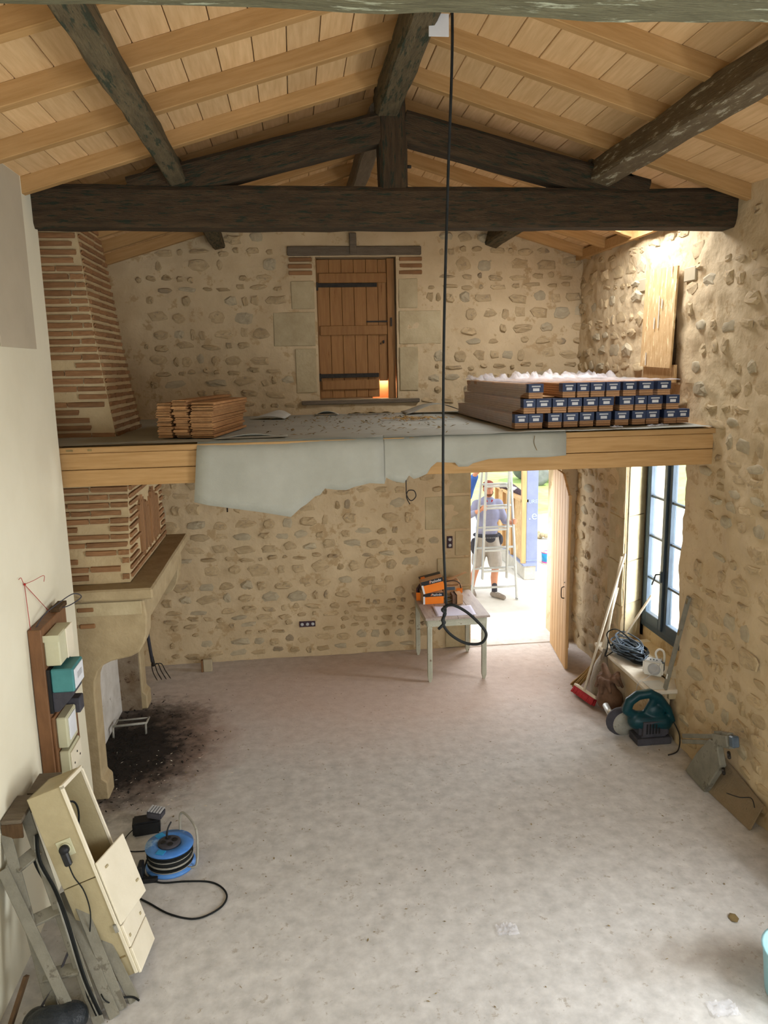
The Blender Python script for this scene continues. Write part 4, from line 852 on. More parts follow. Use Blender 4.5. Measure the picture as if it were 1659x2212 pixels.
hp = [(3.02, 6.46, .33), (3.05, 6.46, .42), (3.13, 6.46, .475), (3.24, 6.45, .49), (3.33, 6.44, .44), (3.42, 6.42, .33), (3.46, 6.40, .22)]
blob('grip_frame', 'teal_dk', [('t', hp, [.045, .048, .048, .048, .045, .034, .024]), ('t', [(3.02, 6.46, .33), (3.10, 6.46, .27), (3.2, 6.46, .26)], [.045, .05, .05]), ('t', [(3.2, 6.46, .26), (3.25, 6.45, .36), (3.28, 6.44, .43)], .036), ('t', [(3.12, 6.46, .22), (3.25, 6.44, .2), (3.38, 6.43, .2)], .085), ('b', (3.3, 6.44, .3), (.09, .05, .09))], cs_, .010, 3)
MB().box(3.12, 3.42, 6.36, 6.54, .07, .27).build('motor_housing', 'leather', cs_, bevel=.03, seg=2)
for k in range(5): MB().box(3.18+k*.03, 3.195+k*.03, 6.354, 6.362, .12, .22).build('vent', 'dark', cs_)
MB().lathe([(.12, -.01), (.125, 0), (.12, .01), (.02, .015)], Matrix.Translation((3.07, 6.6, .125)) @ Matrix.Rotation(R(90), 4, 'X'), 28).build('cutting_disc', 'alu_dirty', cs_)
MB().lathe([(.135, -.02), (.14, 0), (.135, .03)], Matrix.Translation((3.03, 6.62, .145)) @ Matrix.Rotation(R(90), 4, 'X') , 24).build('guard', 'leather', cs_)
MB().tube([(3.02, 6.95, .16), (3.02, 6.74, .09)], .032, 14).build('silver_tube', 'alu', cs_); MB().tube([(3.02, 6.76, .095), (3.03, 6.62, .07)], [.038, .05], 14).build('teal_sleeve', 'teal', cs_)
MB().box(3.10, 3.44, 6.36, 6.56, .0, .07).build('base_plate', 'leather', cs_, bevel=.008)
MB().tube(catmull([(3.45, 6.4, .24), (3.48, 6.3, .12), (3.42, 6.2, .02), (3.3, 6.15, .008)], 6), .006, 6).build('power_cord', 'dark', cs_)
cs_.location.y += .10; cs_.location.x -= .0
tcu = thing('tile_saw', (3.33, 5.6, 0), 'grey bench saw with double rails leaning along the right wall', 'power tool')
for dz in (0, -.055): MB().bar((3.33, 6.05, .30+dz), (3.33, 5.48, .58+dz), .03, .036).build('rail', 'ladder', tcu, bevel=.004)
MB().bar((3.33, 5.53, .54), (3.33, 5.30, .63), .09, .12).build('head', 'ladder', tcu, bevel=.02, seg=2)
MB().bar((3.33, 5.31, .63), (3.33, 5.25, .645), .06, .09).build('end_cap', 'cable_blue', tcu, bevel=.01)
MB().prism([(5.95, .02), (5.62, .0), (5.40, .36), (5.48, .52), (5.60, .50), (5.78, .28)], 0, 3.30, 3.36).build('side_panel', 'ladder', tcu, bevel=.01)
for y, z in ((5.36, .50), (5.42, .33)): MB().tube([(3.34, y, z), (3.28, y-.11, z+.02)], .014, 8).build('knob', 'iron', tcu)
gp = thing('stone_slab', (3.4, 5.25, 0), 'dirty grey slab leaning low on the right wall behind the saw', 'slab')
quadbox(MB(), (3.33, 5.85, .0), (3.36, 5.05, .0), (3.455, 5.05, .20), (3.455, 5.62, .30), (.02, 0, .01)).build('slab_body', 'darkslab', gp, bevel=.006)
MB().tube(catmull([(3.34, 5.35, .15), (3.36, 5.2, .2), (3.39, 5.1, .25), (3.37, 5.02, .22)], 5), .004, 5).build('wire', 'dark', gp)
bb = thing('wooden_crate', (3.15, 4.3, 0), 'dark brown wooden crate showing at the right edge of the view', 'crate')
for z in (.01, .15, .29):
    MB().box(2.99, 3.32, 4.10, 4.12, z, z+.125).build('slat', 'darkwood', bb, bevel=.003); MB().box(2.99, 3.32, 4.48, 4.50, z, z+.125).build('slat', 'darkwood', bb, bevel=.003)
    MB().box(2.99, 3.01, 4.12, 4.48, z, z+.125).build('slat', 'darkwood', bb, bevel=.003); MB().box(3.30, 3.32, 4.12, 4.48, z, z+.125).build('slat', 'darkwood', bb, bevel=.003)
for x in (3.01, 3.275):
    for y in (4.12, 4.455): MB().box(x, x+.025, y, y+.025, 0, .42).build('corner_post', 'darkwood', bb)
MB().box(3.01, 3.30, 4.12, 4.48, .01, .025).build('bottom_board', 'darkwood', bb)
bb.location.x += .17
bl = thing('blue_tub', (2.75, 3.5, 0), 'pale blue plastic tub peeping in at the lower right edge', 'tub')
MB().lathe([(.17, .0), (.19, .02), (.215, .28), (.225, .30), (.205, .30), (.19, .05), (.02, .03)], Matrix.Translation((2.785, 3.52, 0)), 32).build('tub_body', 'lightblue', bl)
MB().tube(catmull([(2.60, 3.42, .26), (2.56, 3.36, .14), (2.61, 3.34, .05)], 5), .008, 6).build('tub_handle', 'white', bl)
def wrap(name, c, s, label, seed):
    rnd = random.Random(seed)
    MB().grid(lambda u, v: Vector((c[0]+(u-.5)*s[0], c[1]+(v-.5)*s[1], .008+abs(noise.noise(Vector((u*6+seed, v*6, seed))))*.035)), 14, 10).build(name, 'film', label=label, cat='wrapper')
wrap('plastic_wrapper', (1.22, 4.27), (.14, .10), 'crumpled clear wrapper on the open floor, farther from the viewer', 3); wrap('plastic_wrapper', (2.25, 3.5), (.16, .11), 'crumpled clear wrapper near the bottom right of the floor', 6)
MB().grid(lambda u, v: Vector((2.71+(u-.5)*.05, 4.17+(v-.5)*.09*(1-abs(u-.5)), .006+.012*u)), 4, 4).build('dry_leaf', 'leaf', solid=.001, label='single curled dry leaf on the floor at lower right', cat='leaf')

# ------------------------------------------------------------------ left foreground: meter board
mb = thing('meter_board', (-1.75, 5.3, .93), 'brown board of old electric meters hung on red string', 'meter board')
MB().box(-1.795, -1.712, 5.02, 5.58, .90, 1.955).build('back_board', 'varnish', mb, bevel=.004)
MB().box(-1.712, -1.695, 5.04, 5.56, .90, 1.33).build('lower_board', 'varnish', mb, bevel=.003)
a = MB().box(-1.712, -1.612, 5.05, 5.34, 1.69, 1.90).build('meter_case', 'olive', mb, bevel=.008); MB().box(-1.614, -1.604, 5.19, 5.34, 1.69, 1.90).build('cover', 'enamel_lt', a, bevel=.003)
MB().box(-1.712, -1.610, 5.042, 5.05, 1.86, 1.905).build('rim', 'olive', a)
b_ = MB().box(-1.69, -1.545, 5.05, 5.29, 1.50, 1.665).build('teal_meter', 'teal', mb, bevel=.008)
MB().box(-1.546, -1.538, 5.07, 5.27, 1.515, 1.65).build('dial_glass', 'white_lab', b_, bevel=.003); MB().box(-1.539, -1.535, 5.12, 5.22, 1.57, 1.61).build('dial', 'silver', b_)
MB().box(-1.712, -1.69, 5.04, 5.3, 1.36, 1.668).build('black_side', 'dark', b_); MB().prism([(-1.70, 1.36), (-1.66, 1.36), (-1.56, 1.47), (-1.56, 1.50), (-1.70, 1.50)], 1, 5.06, 5.28).build('terminal_cover', 'leather', b_, bevel=.004)
c_ = MB().box(-1.695, -1.625, 5.07, 5.30, 1.09, 1.31).build('breaker_box', 'olive', mb, bevel=.008); MB().box(-1.626, -1.618, 5.11, 5.26, 1.13, 1.29).build('window_panel', 'white_lab', c_, bevel=.002)
MB().box(-1.695, -1.60, 5.32, 5.42, 1.23, 1.34).build('black_switch', 'leather', mb, bevel=.006)
e_ = MB().box(-1.695, -1.625, 5.07, 5.32, .895, 1.065).build('fuse_box', 'olive', mb, bevel=.008); MB().box(-1.626, -1.615, 5.08, 5.31, .91, 1.05).build('fuse_cover', 'enamel_lt', e_, bevel=.003)
for (y, z) in ((5.13, .95), (5.2, 1.0), (5.26, .95)): MB().ball((-1.614, y, z), (.004, .008, .008), 8, 6).build('screw', 'iron', e_)
rs = thing('red_string', (-1.79, 5.1, 1.95), 'red string from a nail down to the meter board', 'string')
MB().tube([(-1.79, 5.05, 2.26), (-1.78, 5.04, 1.95)], .0022, 5).tube([(-1.79, 5.05, 2.26), (-1.77, 5.42, 1.95)], .0022, 5).build('strand', 'redstring', rs)
MB().ball((-1.788, 5.05, 2.26), (.008, .01, .008), 8, 6).tube(catmull([(-1.79, 5.05, 2.26), (-1.78, 5.0, 2.29), (-1.785, 4.99, 2.32), (-1.785, 4.95, 2.32)], 4), .002, 5).tube(catmull([(-1.79, 5.05, 2.26), (-1.76, 5.14, 2.26), (-1.72, 5.22, 2.27), (-1.72, 5.21, 2.23)], 5), .002, 5).build('knot', 'redstring', rs)
MB().tube(catmull([(-1.76, 5.08, 1.95), (-1.74, 5.2, 2.0), (-1.70, 5.4, 2.02), (-1.64, 5.55, 2.04), (-1.60, 5.6, 2.0), (-1.66, 5.5, 1.97), (-1.75, 5.45, 1.96)], 6), .004, 6).build('wire_tail', 'leather', mb)
MB().box(-1.76, -1.70, 5.4, 5.58, 1.955, 1.985).build('top_cleat', 'darkwood', mb)

# cabinet leaning in front of the step ladder
O = Vector((-1.075, 4.13, .095)); U = Vector((-.385, .22, 1.10)).normalized(); Wd = Vector((0, .36, -.03)); Wd = (Wd-U*Wd.dot(U)).normalized(); Dd = U.cross(Wd)
MC = Matrix((Wd, Dd, U)).transposed().to_4x4(); MC.translation = O
kb = thing('meter_cabinet', tuple(O), 'cream plastic meter cabinet leaning open against the ladder', 'cabinet'); Wc, Dc, Lc = .36, .21, 1.2
def cbx(*a): return MB().box(*a, MC)
cbx(0, .012, 0, Dc, 0, .62).build('side_panel', 'enamel', kb, bevel=.003); cbx(0, .012, 0, Dc, .625, Lc).build('side_panel', 'enamel', kb, bevel=.003)
cbx(Wc-.012, Wc, 0, Dc, 0, Lc).build('side_panel', 'enamel', kb, bevel=.003); cbx(.012, Wc-.012, Dc-.012, Dc, 0, Lc).build('back_panel', 'enamel', kb)
cbx(.012, Wc-.012, 0, Dc, Lc-.014, Lc).build('end_panel', 'enamel', kb); cbx(.012, Wc-.012, 0, Dc, .0, .02).build('end_panel', 'enamel', kb); cbx(.012, Wc-.012, .02, Dc, .58, .60).build('shelf', 'varnish', kb)
m = MB()
for q in ((-.006, .012, -.012, .008, 0, Lc), (Wc-.012, Wc+.006, -.012, .008, .62, Lc), (-.006, Wc+.006, -.012, .008, Lc-.02, Lc+.004)): m.box(*q, MC)
m.build('front_rim', 'enamel_lt', kb, bevel=.002)
Md = MC @ Matrix.Translation((-.004, -.014, 0)) @ Matrix.Rotation(R(-10), 4, 'Z')
d_ = MB().box(0, Wc+.01, -.014, 0, .30, .70, Md).build('door', 'enamel_lt', kb, bevel=.004)
for x, z in ((.06, .63), (.30, .40)): MB().box(x, x+.03, -.022, -.014, z, z+.012, Md).build('catch', 'enamel', d_)
e1 = MB().box(0, Wc, -.03, -.012, .155, .295, MC).build('front_cover', 'enamel_lt', kb, bevel=.004); e2 = MB().box(0, Wc, -.03, -.012, -.01, .15, MC).build('front_cover', 'enamel_lt', kb, bevel=.004)
MB().box(.03, .05, -.036, -.03, .2, .215, MC).build('catch', 'enamel', e1); MB().box(.28, .30, -.036, -.03, .2, .215, MC).build('catch', 'enamel', e1)
cbx(-.012, 0, .0, .02, .27, .32).build('hinge', 'alu_dirty', kb)
so_ = cbx(-.006, 0, .06, .15, .80, .90).build('socket_plate', 'olive', kb, bevel=.002)
MB().lathe([(.034, 0), (.034, .012), (.026, .012), (.026, .004), (.001, .004)], MC @ Matrix.Translation((-.006, .105, .85)) @ Matrix.Rotation(R(-90), 4, 'Y'), 20).build('socket_ring', 'olive', so_)
pg = thing('black_plug', tuple(MC @ Vector((-.01, .105, .85))), 'black plug with thin lead pushed into the cabinet socket', 'plug')
MB().lathe([(.028, 0), (.03, .02), (.02, .035)], MC @ Matrix.Translation((-.016, .105, .85)) @ Matrix.Rotation(R(-90), 4, 'Y'), 16).build('plug_body', 'dark', pg)
MB().box(-.05, -.018, .088, .13, .755, .85, MC).build('plug_handle', 'dark', pg, bevel=.008)
MB().tube(catmull([MC @ Vector(p) for p in ((-.035, .11, .76), (-.03, .11, .68), (-.025, .09, .58), (-.03, .10, .45), (-.03, .16, .3), (-.03, .2, .1))]+[Vector((-1.22, 3.95, .1)), Vector((-1.16, 4.0, .01))], 6), .004, 6).build('plug_lead', 'rubber', pg)
MB().tube(catmull([MC @ Vector(p) for p in ((.08, .19, 1.05), (.12, .10, 1.07), (.2, .05, 1.04), (.22, .06, .95), (.17, .1, .85), (.16, .19, .82))], 6), .006, 7).build('inner_cable', 'rubber', kb)
MB().box(.15, .2, .18, .2, .8, .84, MC).build('clamp', 'iron', kb); cbx(.03, .05, .0, .04, .60, .66).build('clip', 'white', kb)
cbx(-.003, 0, .02, Dc-.02, .115, .125).build('groove', 'leaf', kb); cbx(-.004, 0, .05, Dc-.02, -.0, .09).build('dark_patch', 'enamel', kb)

lad = thing('step_ladder', (-1.5, 4.1, 0), 'old grey folded step ladder leaning on the cream wall behind the cabinet', 'ladder')
rails = [((-1.235, 3.88, .0), (-1.72, 4.44, 1.03)), ((-1.47, 3.90, .0), (-1.785, 4.30, .98)), ((-1.13, 3.97, .0), (-1.66, 4.52, 1.03)), ((-1.33, 3.84, .0), (-1.78, 4.20, .80)), ((-1.07, 4.02, .0), (-1.45, 4.36, .6)), ((-1.16, 3.92, .0), (-1.5, 4.30, .55))]
for a, b in rails: MB().bar(a, b, .022, .06, (1, .2, 0)).build('rail', 'ladder', lad, bevel=.003)
for tt in (.25, .52, .8):
    for i, j in ((0, 1),):
        a = Vector(rails[i][0]).lerp(Vector(rails[i][1]), tt); b = Vector(rails[j][0]).lerp(Vector(rails[j][1]), tt)
        MB().bar(a, b, .075, .022, (.3, -.3, 1)).build('step', 'ladder', lad, bevel=.003)
MB().box(-1.795, -1.68, 4.28, 4.56, 1.03, 1.055).build('top_tray', 'oak_grey', lad, bevel=.003)
for y in (4.28, 4.545): MB().box(-1.795, -1.68, y, y+.015, .94, 1.03).build('tray_side', 'darkwood', lad)
MB().bar((-1.62, 3.95, .30), (-1.72, 3.78, .0), .05, .02, (1, 0, 0)).build('brace', 'darkwood', lad)
MB().box(-1.76, -1.62, 4.62, 4.86, .96, 1.03).build('wood_offcut', 'oak_grey', label='grey wood offcut wedged behind the cabinet top', cat='wood')
cr_ = thing('cable_bundle', (-1.4, 4.1, 0), 'dark drooping cables tied along the ladder rails', 'cable')
for k in range(5):
    o = Vector((.012*k, -.01*k, .01*k)); MB().tube(catmull([Vector((-1.67, 4.38, .88))+o, Vector((-1.64, 4.30, .76))+o, Vector((-1.55, 4.24, .60))+o, Vector((-1.46, 4.12, .40+.02*k))+o, Vector((-1.36, 4.0, .2))+o, Vector((-1.26, 3.9, .04))+o], 6), .007, 6).build('cable_run', 'rubber' if k != 2 else 'alu_dirty', cr_)
MB().tube(catmull([(-1.42, 4.08, .34), (-1.48, 4.0, .22), (-1.56, 3.92, .1), (-1.62, 3.86, .01)], 5), .007, 6).build('cable_run', 'leather', cr_)
MB().tube(catmull([(-1.20, 4.0, .03), (-1.14, 4.0, .05), (-1.08, 4.02, .03), (-1.04, 4.0, .02)], 5), .006, 6).build('cable_run', 'rubber', cr_)
blob('bin_bag', 'bag', [('b', (-1.47, 3.78, .1), (.14, .13, .1)), ('b', (-1.38, 3.86, .08), (.1, .1, .08)), ('b', (-1.56, 3.86, .07), (.08, .1, .07))], None, .015, 1, label='black crumpled bag on the floor under the step ladder', cat='bag')

# cable reel, charger
rl = thing('cable_reel', (-1.05, 5.28, 0), 'blue plastic extension cable reel lying on the concrete floor', 'cable reel'); Mq = Matrix.Translation((-1.055, 5.28, .0))
MB().lathe([(.16, .004), (.18, .008), (.18, .024), (.10, .03)], Mq, 40).build('lower_flange', 'reel', rl); MB().lathe([(.10, .03), (.10, .16)], Mq, 24).build('hub', 'reel', rl)
up_ = MB().lathe([(.10, .155), (.165, .158), (.175, .165), (.172, .178), (.09, .182), (.085, .176)], Mq, 40).build('upper_flange', 'reel', rl)
for k in range(9): MB().tube([Mq @ Vector(((.155+.006*(k % 2))*math.cos(a*math.pi/16), (.155+.006*(k % 2))*math.sin(a*math.pi/16), .036+k*.0135)) for a in range(32)], .0075, 6, closed=True).build('wound_cable', 'rubber' if k % 3 else 'alu_dirty', rl)
sp_ = MB().lathe([(.082, .176), (.082, .19), (.074, .194), (.001, .194)], Mq, 32).build('socket_disc', 'leather', rl)
for a in (20, 110, 200, 290): MB().lathe([(.022, 0), (.022, .004), (.017, .003), (.001, .001)], Mq @ Matrix.Translation((.042*math.cos(R(a)), .042*math.sin(R(a)), .194)), 16).build('socket', 'dark', sp_)
for a in (250, 130): MB().box(.10, .15, -.03, .03, .182, .186, Mq @ Matrix.Rotation(R(a), 4, 'Z')).build('pressed_panel', 'bucket', up_)
MB().tube(catmull([(-1.075, 5.32, .19), (-1.075, 5.32, .23), (-1.065, 5.33, .27), (-1.045, 5.36, .30)], 5), [.008]*8+[.006]*8, 8).build('rubber_plug', 'dark', rl)
MB().tube(catmull([(-1.00, 5.42, .02), (-1.0, 5.45, .2), (-1.0, 5.50, .27), (-.96, 5.47, .29), (-.88, 5.36, .26), (-.855, 5.30, .20), (-.85, 5.22, .08), (-.865, 5.2, .025), (-.92, 5.2, .02)], 5), .009, 8).build('carry_frame', 'alu_dirty', rl)
MB().box(-1.26, -1.225, 5.10, 5.2, .0, .12).build('foot', 'dark', rl, bevel=.006); MB().box(-1.25, -1.12, 5.08, 5.12, .0, .035).build('foot', 'dark', rl, bevel=.005)
MB().tube(catmull([(-1.21, 5.22, .1), (-1.22, 5.15, .03), (-1.1, 5.07, .01), (-.92, 5.06, .008), (-.75, 5.03, .008), (-.65, 4.95, .008), (-.61, 4.84, .008), (-.66, 4.73, .008), (-.80, 4.66, .008), (-.98, 4.73, .008), (-1.15, 4.87, .008), (-1.30, 4.98, .008), (-1.5, 5.05, .008)], 7), .0065, 8).build('trailing_cable', 'rubber', rl)
cg = thing('battery_charger', (-1.30, 5.74, 0), 'black battery charger standing on the floor behind the reel', 'charger')
Mg = Matrix.Translation((-1.305, 5.74, 0)) @ Matrix.Rotation(R(8), 4, 'Z')
MB().box(-.11, .10, -.065, .065, .002, .115, Mg).build('case', 'dark', cg, bevel=.012, seg=2)
MB().tube(catmull([(-1.41, 5.72, .04), (-1.46, 5.66, .01), (-1.46, 5.55, .006), (-1.38, 5.48, .006), (-1.22, 5.47, .006)], 6), .004, 6).build('charger_lead', 'rubber', cg)
bt = thing('battery_pack', (-1.23, 5.76, .12), 'ribbed black battery pack sitting on the charger', 'battery')
Mb = Matrix.Translation((-1.235, 5.75, .118)) @ Matrix.Rotation(R(-15), 4, 'Z') @ Matrix.Rotation(R(6), 4, 'Y')
MB().box(-.06, .06, -.05, .05, 0, .06, Mb).build('pack', 'leather', bt, bevel=.01, seg=2)
for k in range(5): MB().box(-.052+k*.023, -.038+k*.023, -.045, .045, .06, .066, Mb).build('rib', 'silver', bt)

# ------------------------------------------------------------------ outside the doorway
MB().box(-6, 16, 9.83, 17.8, -.1, -.005).build('yard', 'yard', kind='structure')
def gr(u, v):
    x, y = -8+u*30, 17.75+v*30; return Vector((x, y, noise.noise(Vector((x*3, y*3, 0)))*.03+.01))
MB().grid(gr, 90, 60).build('lawn', 'grass', kind='structure')
hw = thing('low_wall', (3.85, 13.5, 0), 'low concrete block wall running away outside the doorway', 'wall')
for k in range(3): MB().box(3.73, 3.93, 12.25+k*.55, 12.25+k*.55+.54, 0, .24).build('block', 'concrete_block', hw, bevel=.005)
MB().box(3.71, 3.95, 12.23, 13.95, .24, .262).build('damp_course', 'membrane', hw)
tf = thing('timber_wall_frame', (3.8, 13, .26), 'new timber framed panel wall standing on the block wall outside', 'timber frame')
for y0, y1 in ((12.42, 13.0), (13.01, 13.58), (13.59, 14.1)): MB().box(3.76, 3.775, y0, y1, .264, 1.31).build('sheathing_panel', 'osb', tf)
for y in (12.36, 13.0, 13.58, 14.1): MB().box(3.70, 3.78, y-.03, y+.03, .264, 1.33 if y > 12.4 else 2.4).build('stud', 'door_new', tf, bevel=.003)
MB().box(3.70, 3.84, 12.36, 14.15, 1.31, 1.36).build('top_plate', 'door_new', tf, bevel=.003)
mc = thing('wrapped_post', (3.95, 12.5, 0), 'tall post wrapped in blue-grey membrane with pale lettering', 'post')
MB().box(3.79, 3.99, 12.36, 12.5, .10, 2.4).build('post', 'membrane', mc, bevel=.008)
for s_, z, sz in (('URE', 1.32, .09), ('.e', 1.08, .22)): text(s_, 'lettering', mc, 'letterlb', sz, Matrix.Translation((3.90, 12.357, z)) @ Matrix.Rotation(R(90), 4, 'X'))
MB().box(3.79, 3.99, 12.354, 12.36, .30, .305).build('seam', 'letterlb', mc)
bk = thing('bucket', (4.46, 13.2, 0), 'blue and magenta paint bucket on the bright yard', 'bucket'); Mk = Matrix.Translation((4.48, 13.25, 0))
MB().lathe([(.11, .0), (.125, .25), (.115, .25), (.1, .02), (.001, .02)], Mk, 28).build('pail', 'white', bk); MB().lathe([(.114, .04), (.123, .20)], Mk, 28).build('blue_label', 'bucket', bk); MB().lathe([(.1125, .02), (.115, .045)], Mk, 28).lathe([(.123, .2), (.1245, .215)], Mk, 28).build('magenta_band', 'pink', bk)
MB().tube(catmull([(4.36, 13.25, .24), (4.40, 13.12, .30), (4.48, 13.08, .33), (4.56, 13.12, .30), (4.6, 13.25, .24)], 5), .004, 5).build('bail', 'alu', bk)
rnd = random.Random(5); rb_ = thing('rubble_heap', (5.1, 15.2, 0), 'grey heap of broken lumps on the yard before the lawn', 'rubble')
for k in range(26): MB().ball((4.7+rnd.random()*.8, 15.1+rnd.random()*.3, .04+.03*(k % 3)), (rnd.uniform(.04, .1), .06, .05), 7, 5).build('lump', 'stone_grey', rb_)
cl = thing('draped_jacket', (3.8, 13.6, 1.36), 'patterned dark cloth slung over the timber panel', 'cloth')
blob('cloth', 'purple', [('t', [(3.72, 13.7, 1.38), (3.8, 13.4, 1.43), (3.84, 12.95, 1.38), (3.85, 12.7, 1.36)], [.05, .07, .06, .03]), ('b', (3.8, 13.5, 1.40), (.09, .14, .05))], cl, .02, 2); blob('lining', 'white_lab', [('t', [(3.74, 13.3, 1.43), (3.80, 13.05, 1.43)], .035)], cl, .015, 1)
bl.location.x -= .05
# parked car far back, its near wheel shows beneath the loft edge
ca = thing('car', (8.3, 22.6, 0), 'white car parked on the lawn far outside the doorway', 'car')
blob('body', 'carpaint', [('b', (8.35, 22.8, .72), (2.1, .85, .36)), ('b', (8.5, 22.8, 1.15), (1.2, .72, .42))], ca, .06, 3)
MB().box(7.9, 9.1, 22.05, 22.09, 1.1, 1.4).build('side_window', 'glass', ca)
for x in (7.08, 9.7):
    for y in (22.05, 23.5):
        wh = MB().lathe([(.19, -.1), (.33, -.1), (.34, 0), (.33, .1), (.19, .1)], Matrix.Translation((x, y, .34)) @ Matrix.Rotation(R(90), 4, 'X'), 28).build('tyre', 'tyre', ca)
        MB().lathe([(.19, .02), (.2, .09), (.06, .07), (.001, .08)], Matrix.Translation((x, y, .34)) @ Matrix.Rotation(R(90), 4, 'X'), 20).build('rim', 'silver', wh)

# aluminium ladder: wide lower section and a narrower one in front of it
al = thing('aluminium_ladder', (2.95, 11.2, 0), 'aluminium combination ladder held upright outside the doorway', 'ladder')
def rail(a, b, w=.028, h=.06): MB().bar(a, b, w, h, (0, 1, 0)).build('rail', 'alu', al, bevel=.004)
rail((2.575, 11.2, .0), (2.80, 11.26, 2.6)); rail((3.30, 11.2, .0), (3.165, 11.26, 2.6))
rail((2.725, 11.10, .38), (2.815, 11.16, 2.6)); rail((3.105, 11.10, .38), (3.155, 11.16, 2.6))
L4 = lambda a, b, z, z0, z1: Vector(a).lerp(Vector(b), (z-z0)/(z1-z0))
for z in (.215, .52, .84, 1.16, 1.49, 1.82, 2.15, 2.45):
    a = L4((2.575, 11.2, 0), (2.80, 11.26, 2.6), z, 0, 2.6); b = L4((3.30, 11.2, 0), (3.165, 11.26, 2.6), z, 0, 2.6); MB().bar(a, b, .035, .028).build('rung', 'alu', al, bevel=.004)
    if z > .4:
        a = L4((2.725, 11.10, .38), (2.815, 11.16, 2.6), z-.02, .38, 2.6); b = L4((3.105, 11.10, .38), (3.155, 11.16, 2.6), z-.02, .38, 2.6); MB().bar(a, b, .035, .028).build('rung', 'alu', al, bevel=.004)
for p in ((2.575, 11.2, .02), (3.30, 11.2, .02)): MB().ball(p, (.02, .035, .022), 8, 6).build('foot', 'dark', al)

def hand(palm, fwd, grip, side, sh):
    """palm centre, finger direction, axis gripped, thumb side"""
    palm = Vector(palm); fwd = Vector(fwd).normalized(); g = Vector(grip).normalized(); n_ = fwd.cross(g).normalized()*side
    sh.append(('b', palm, (.034, .034, .044)))
    for k in range(4):
        o = palm+g*(.03-k*.02)+fwd*.02; l = (.030, .034, .032, .026)[k]
        sh.append(('t', [o, o+fwd*l, o+fwd*(l+.006)+n_*.026, o+fwd*(l-.018)+n_*.044], [.0105, .010, .009, .008]))
    o = palm+g*.035; sh.append(('t', [o, o+g*.012+n_*.02+fwd*.01, o+g*.006+n_*.042+fwd*.028], [.012, .011, .009]))
mn = thing('person', (2.93, 11.5, 0), 'person in lavender polo and beige shorts holding the ladder upright', 'person')
sh = [('b', (2.915, 11.50, 1.715), (.078, .095, .108)), ('b', (2.915, 11.455, 1.655), (.055, .06, .055)), ('b', (2.915, 11.402, 1.70), (.012, .018, .024)), ('b', (2.915, 11.41, 1.663), (.026, .012, .008)),
      ('b', (2.838, 11.51, 1.70), (.012, .02, .03)), ('b', (2.992, 11.51, 1.70), (.012, .02, .03)), ('t', [(2.915, 11.52, 1.66), (2.915, 11.54, 1.50)], [.056, .062]),
      ('t', [(2.91, 11.54, 1.44), (2.91, 11.53, 1.2), (2.90, 11.54, .98)], [.13, .135, .13]), ('t', [(2.75, 11.54, 1.45), (3.07, 11.54, 1.45)], .07),
      ('t', [(2.74, 11.54, 1.45), (2.60, 11.40, 1.33)], [.056, .045]), ('t', [(2.60, 11.40, 1.33), (2.70, 11.24, 1.41), (2.745, 11.22, 1.455)], [.043, .034, .028]),
      ('t', [(3.08, 11.54, 1.44), (3.17, 11.45, 1.20)], [.056, .045]), ('t', [(3.17, 11.45, 1.20), (3.23, 11.30, 1.20), (3.255, 11.24, 1.225)], [.043, .034, .028]),
      ('t', [(2.83, 11.54, .95), (2.74, 11.50, .50)], [.098, .062]), ('t', [(2.74, 11.50, .50), (2.70, 11.60, .28), (2.68, 11.62, .09)], [.056, .055, .036]),
      ('t', [(2.99, 11.52, .95), (3.01, 11.40, .50)], [.098, .064]), ('t', [(3.01, 11.40, .50), (3.0, 11.44, .30), (2.99, 11.38, .09)], [.058, .058, .038])]
hand((2.765, 11.205, 1.465), (0, -1, 0), (0, .05, 1), -1, sh); hand((3.262, 11.225, 1.235), (0, -1, 0), (0, .05, 1), 1, sh)
blob('body', 'skin', sh, mn, .0085, 2)
blob('beard', 'beard', [('b', (2.915, 11.442, 1.628), (.05, .048, .034)), ('b', (2.866, 11.47, 1.655), (.022, .04, .04)), ('b', (2.964, 11.47, 1.655), (.022, .04, .04))], mn, .008, 1)
blob('hair', 'beard', [('b', (2.915, 11.535, 1.73), (.082, .085, .095))], mn, .01, 1)
for x in (2.888, 2.942): MB().ball((x, 11.416, 1.722), (.011, .008, .007), 10, 8).build('eye', 'white', mn); MB().ball((x, 11.409, 1.722), (.005, .003, .005), 8, 6).build('pupil', 'dark', mn)
blob('cap', 'cap', [('b', (2.915, 11.50, 1.775), (.088, .104, .068)), ('b', (2.915, 11.405, 1.762), (.06, .07, .012), Matrix.Rotation(R(-12), 3, 'X'))], mn, .008, 2)
blob('polo_shirt', 'shirt', [('t', [(2.91, 11.54, 1.455), (2.91, 11.53, 1.22), (2.90, 11.54, 1.0)], [.145, .155, .155]), ('b', (2.91, 11.52, 1.3), (.20, .15, .2)), ('b', (2.905, 11.53, 1.08), (.185, .15, .14)), ('t', [(2.74, 11.54, 1.455), (3.08, 11.54, 1.455)], .085),
     ('t', [(2.74, 11.54, 1.45), (2.60, 11.40, 1.33), (2.66, 11.30, 1.375)], [.075, .062, .05]), ('t', [(3.08, 11.54, 1.44), (3.17, 11.45, 1.20), (3.205, 11.37, 1.19)], [.075, .06, .048])], mn, .012, 3)
blob('collar', 'red', [('t', [(2.87, 11.44, 1.535), (2.915, 11.415, 1.475), (2.96, 11.44, 1.535)], .014)], mn, .008, 1)
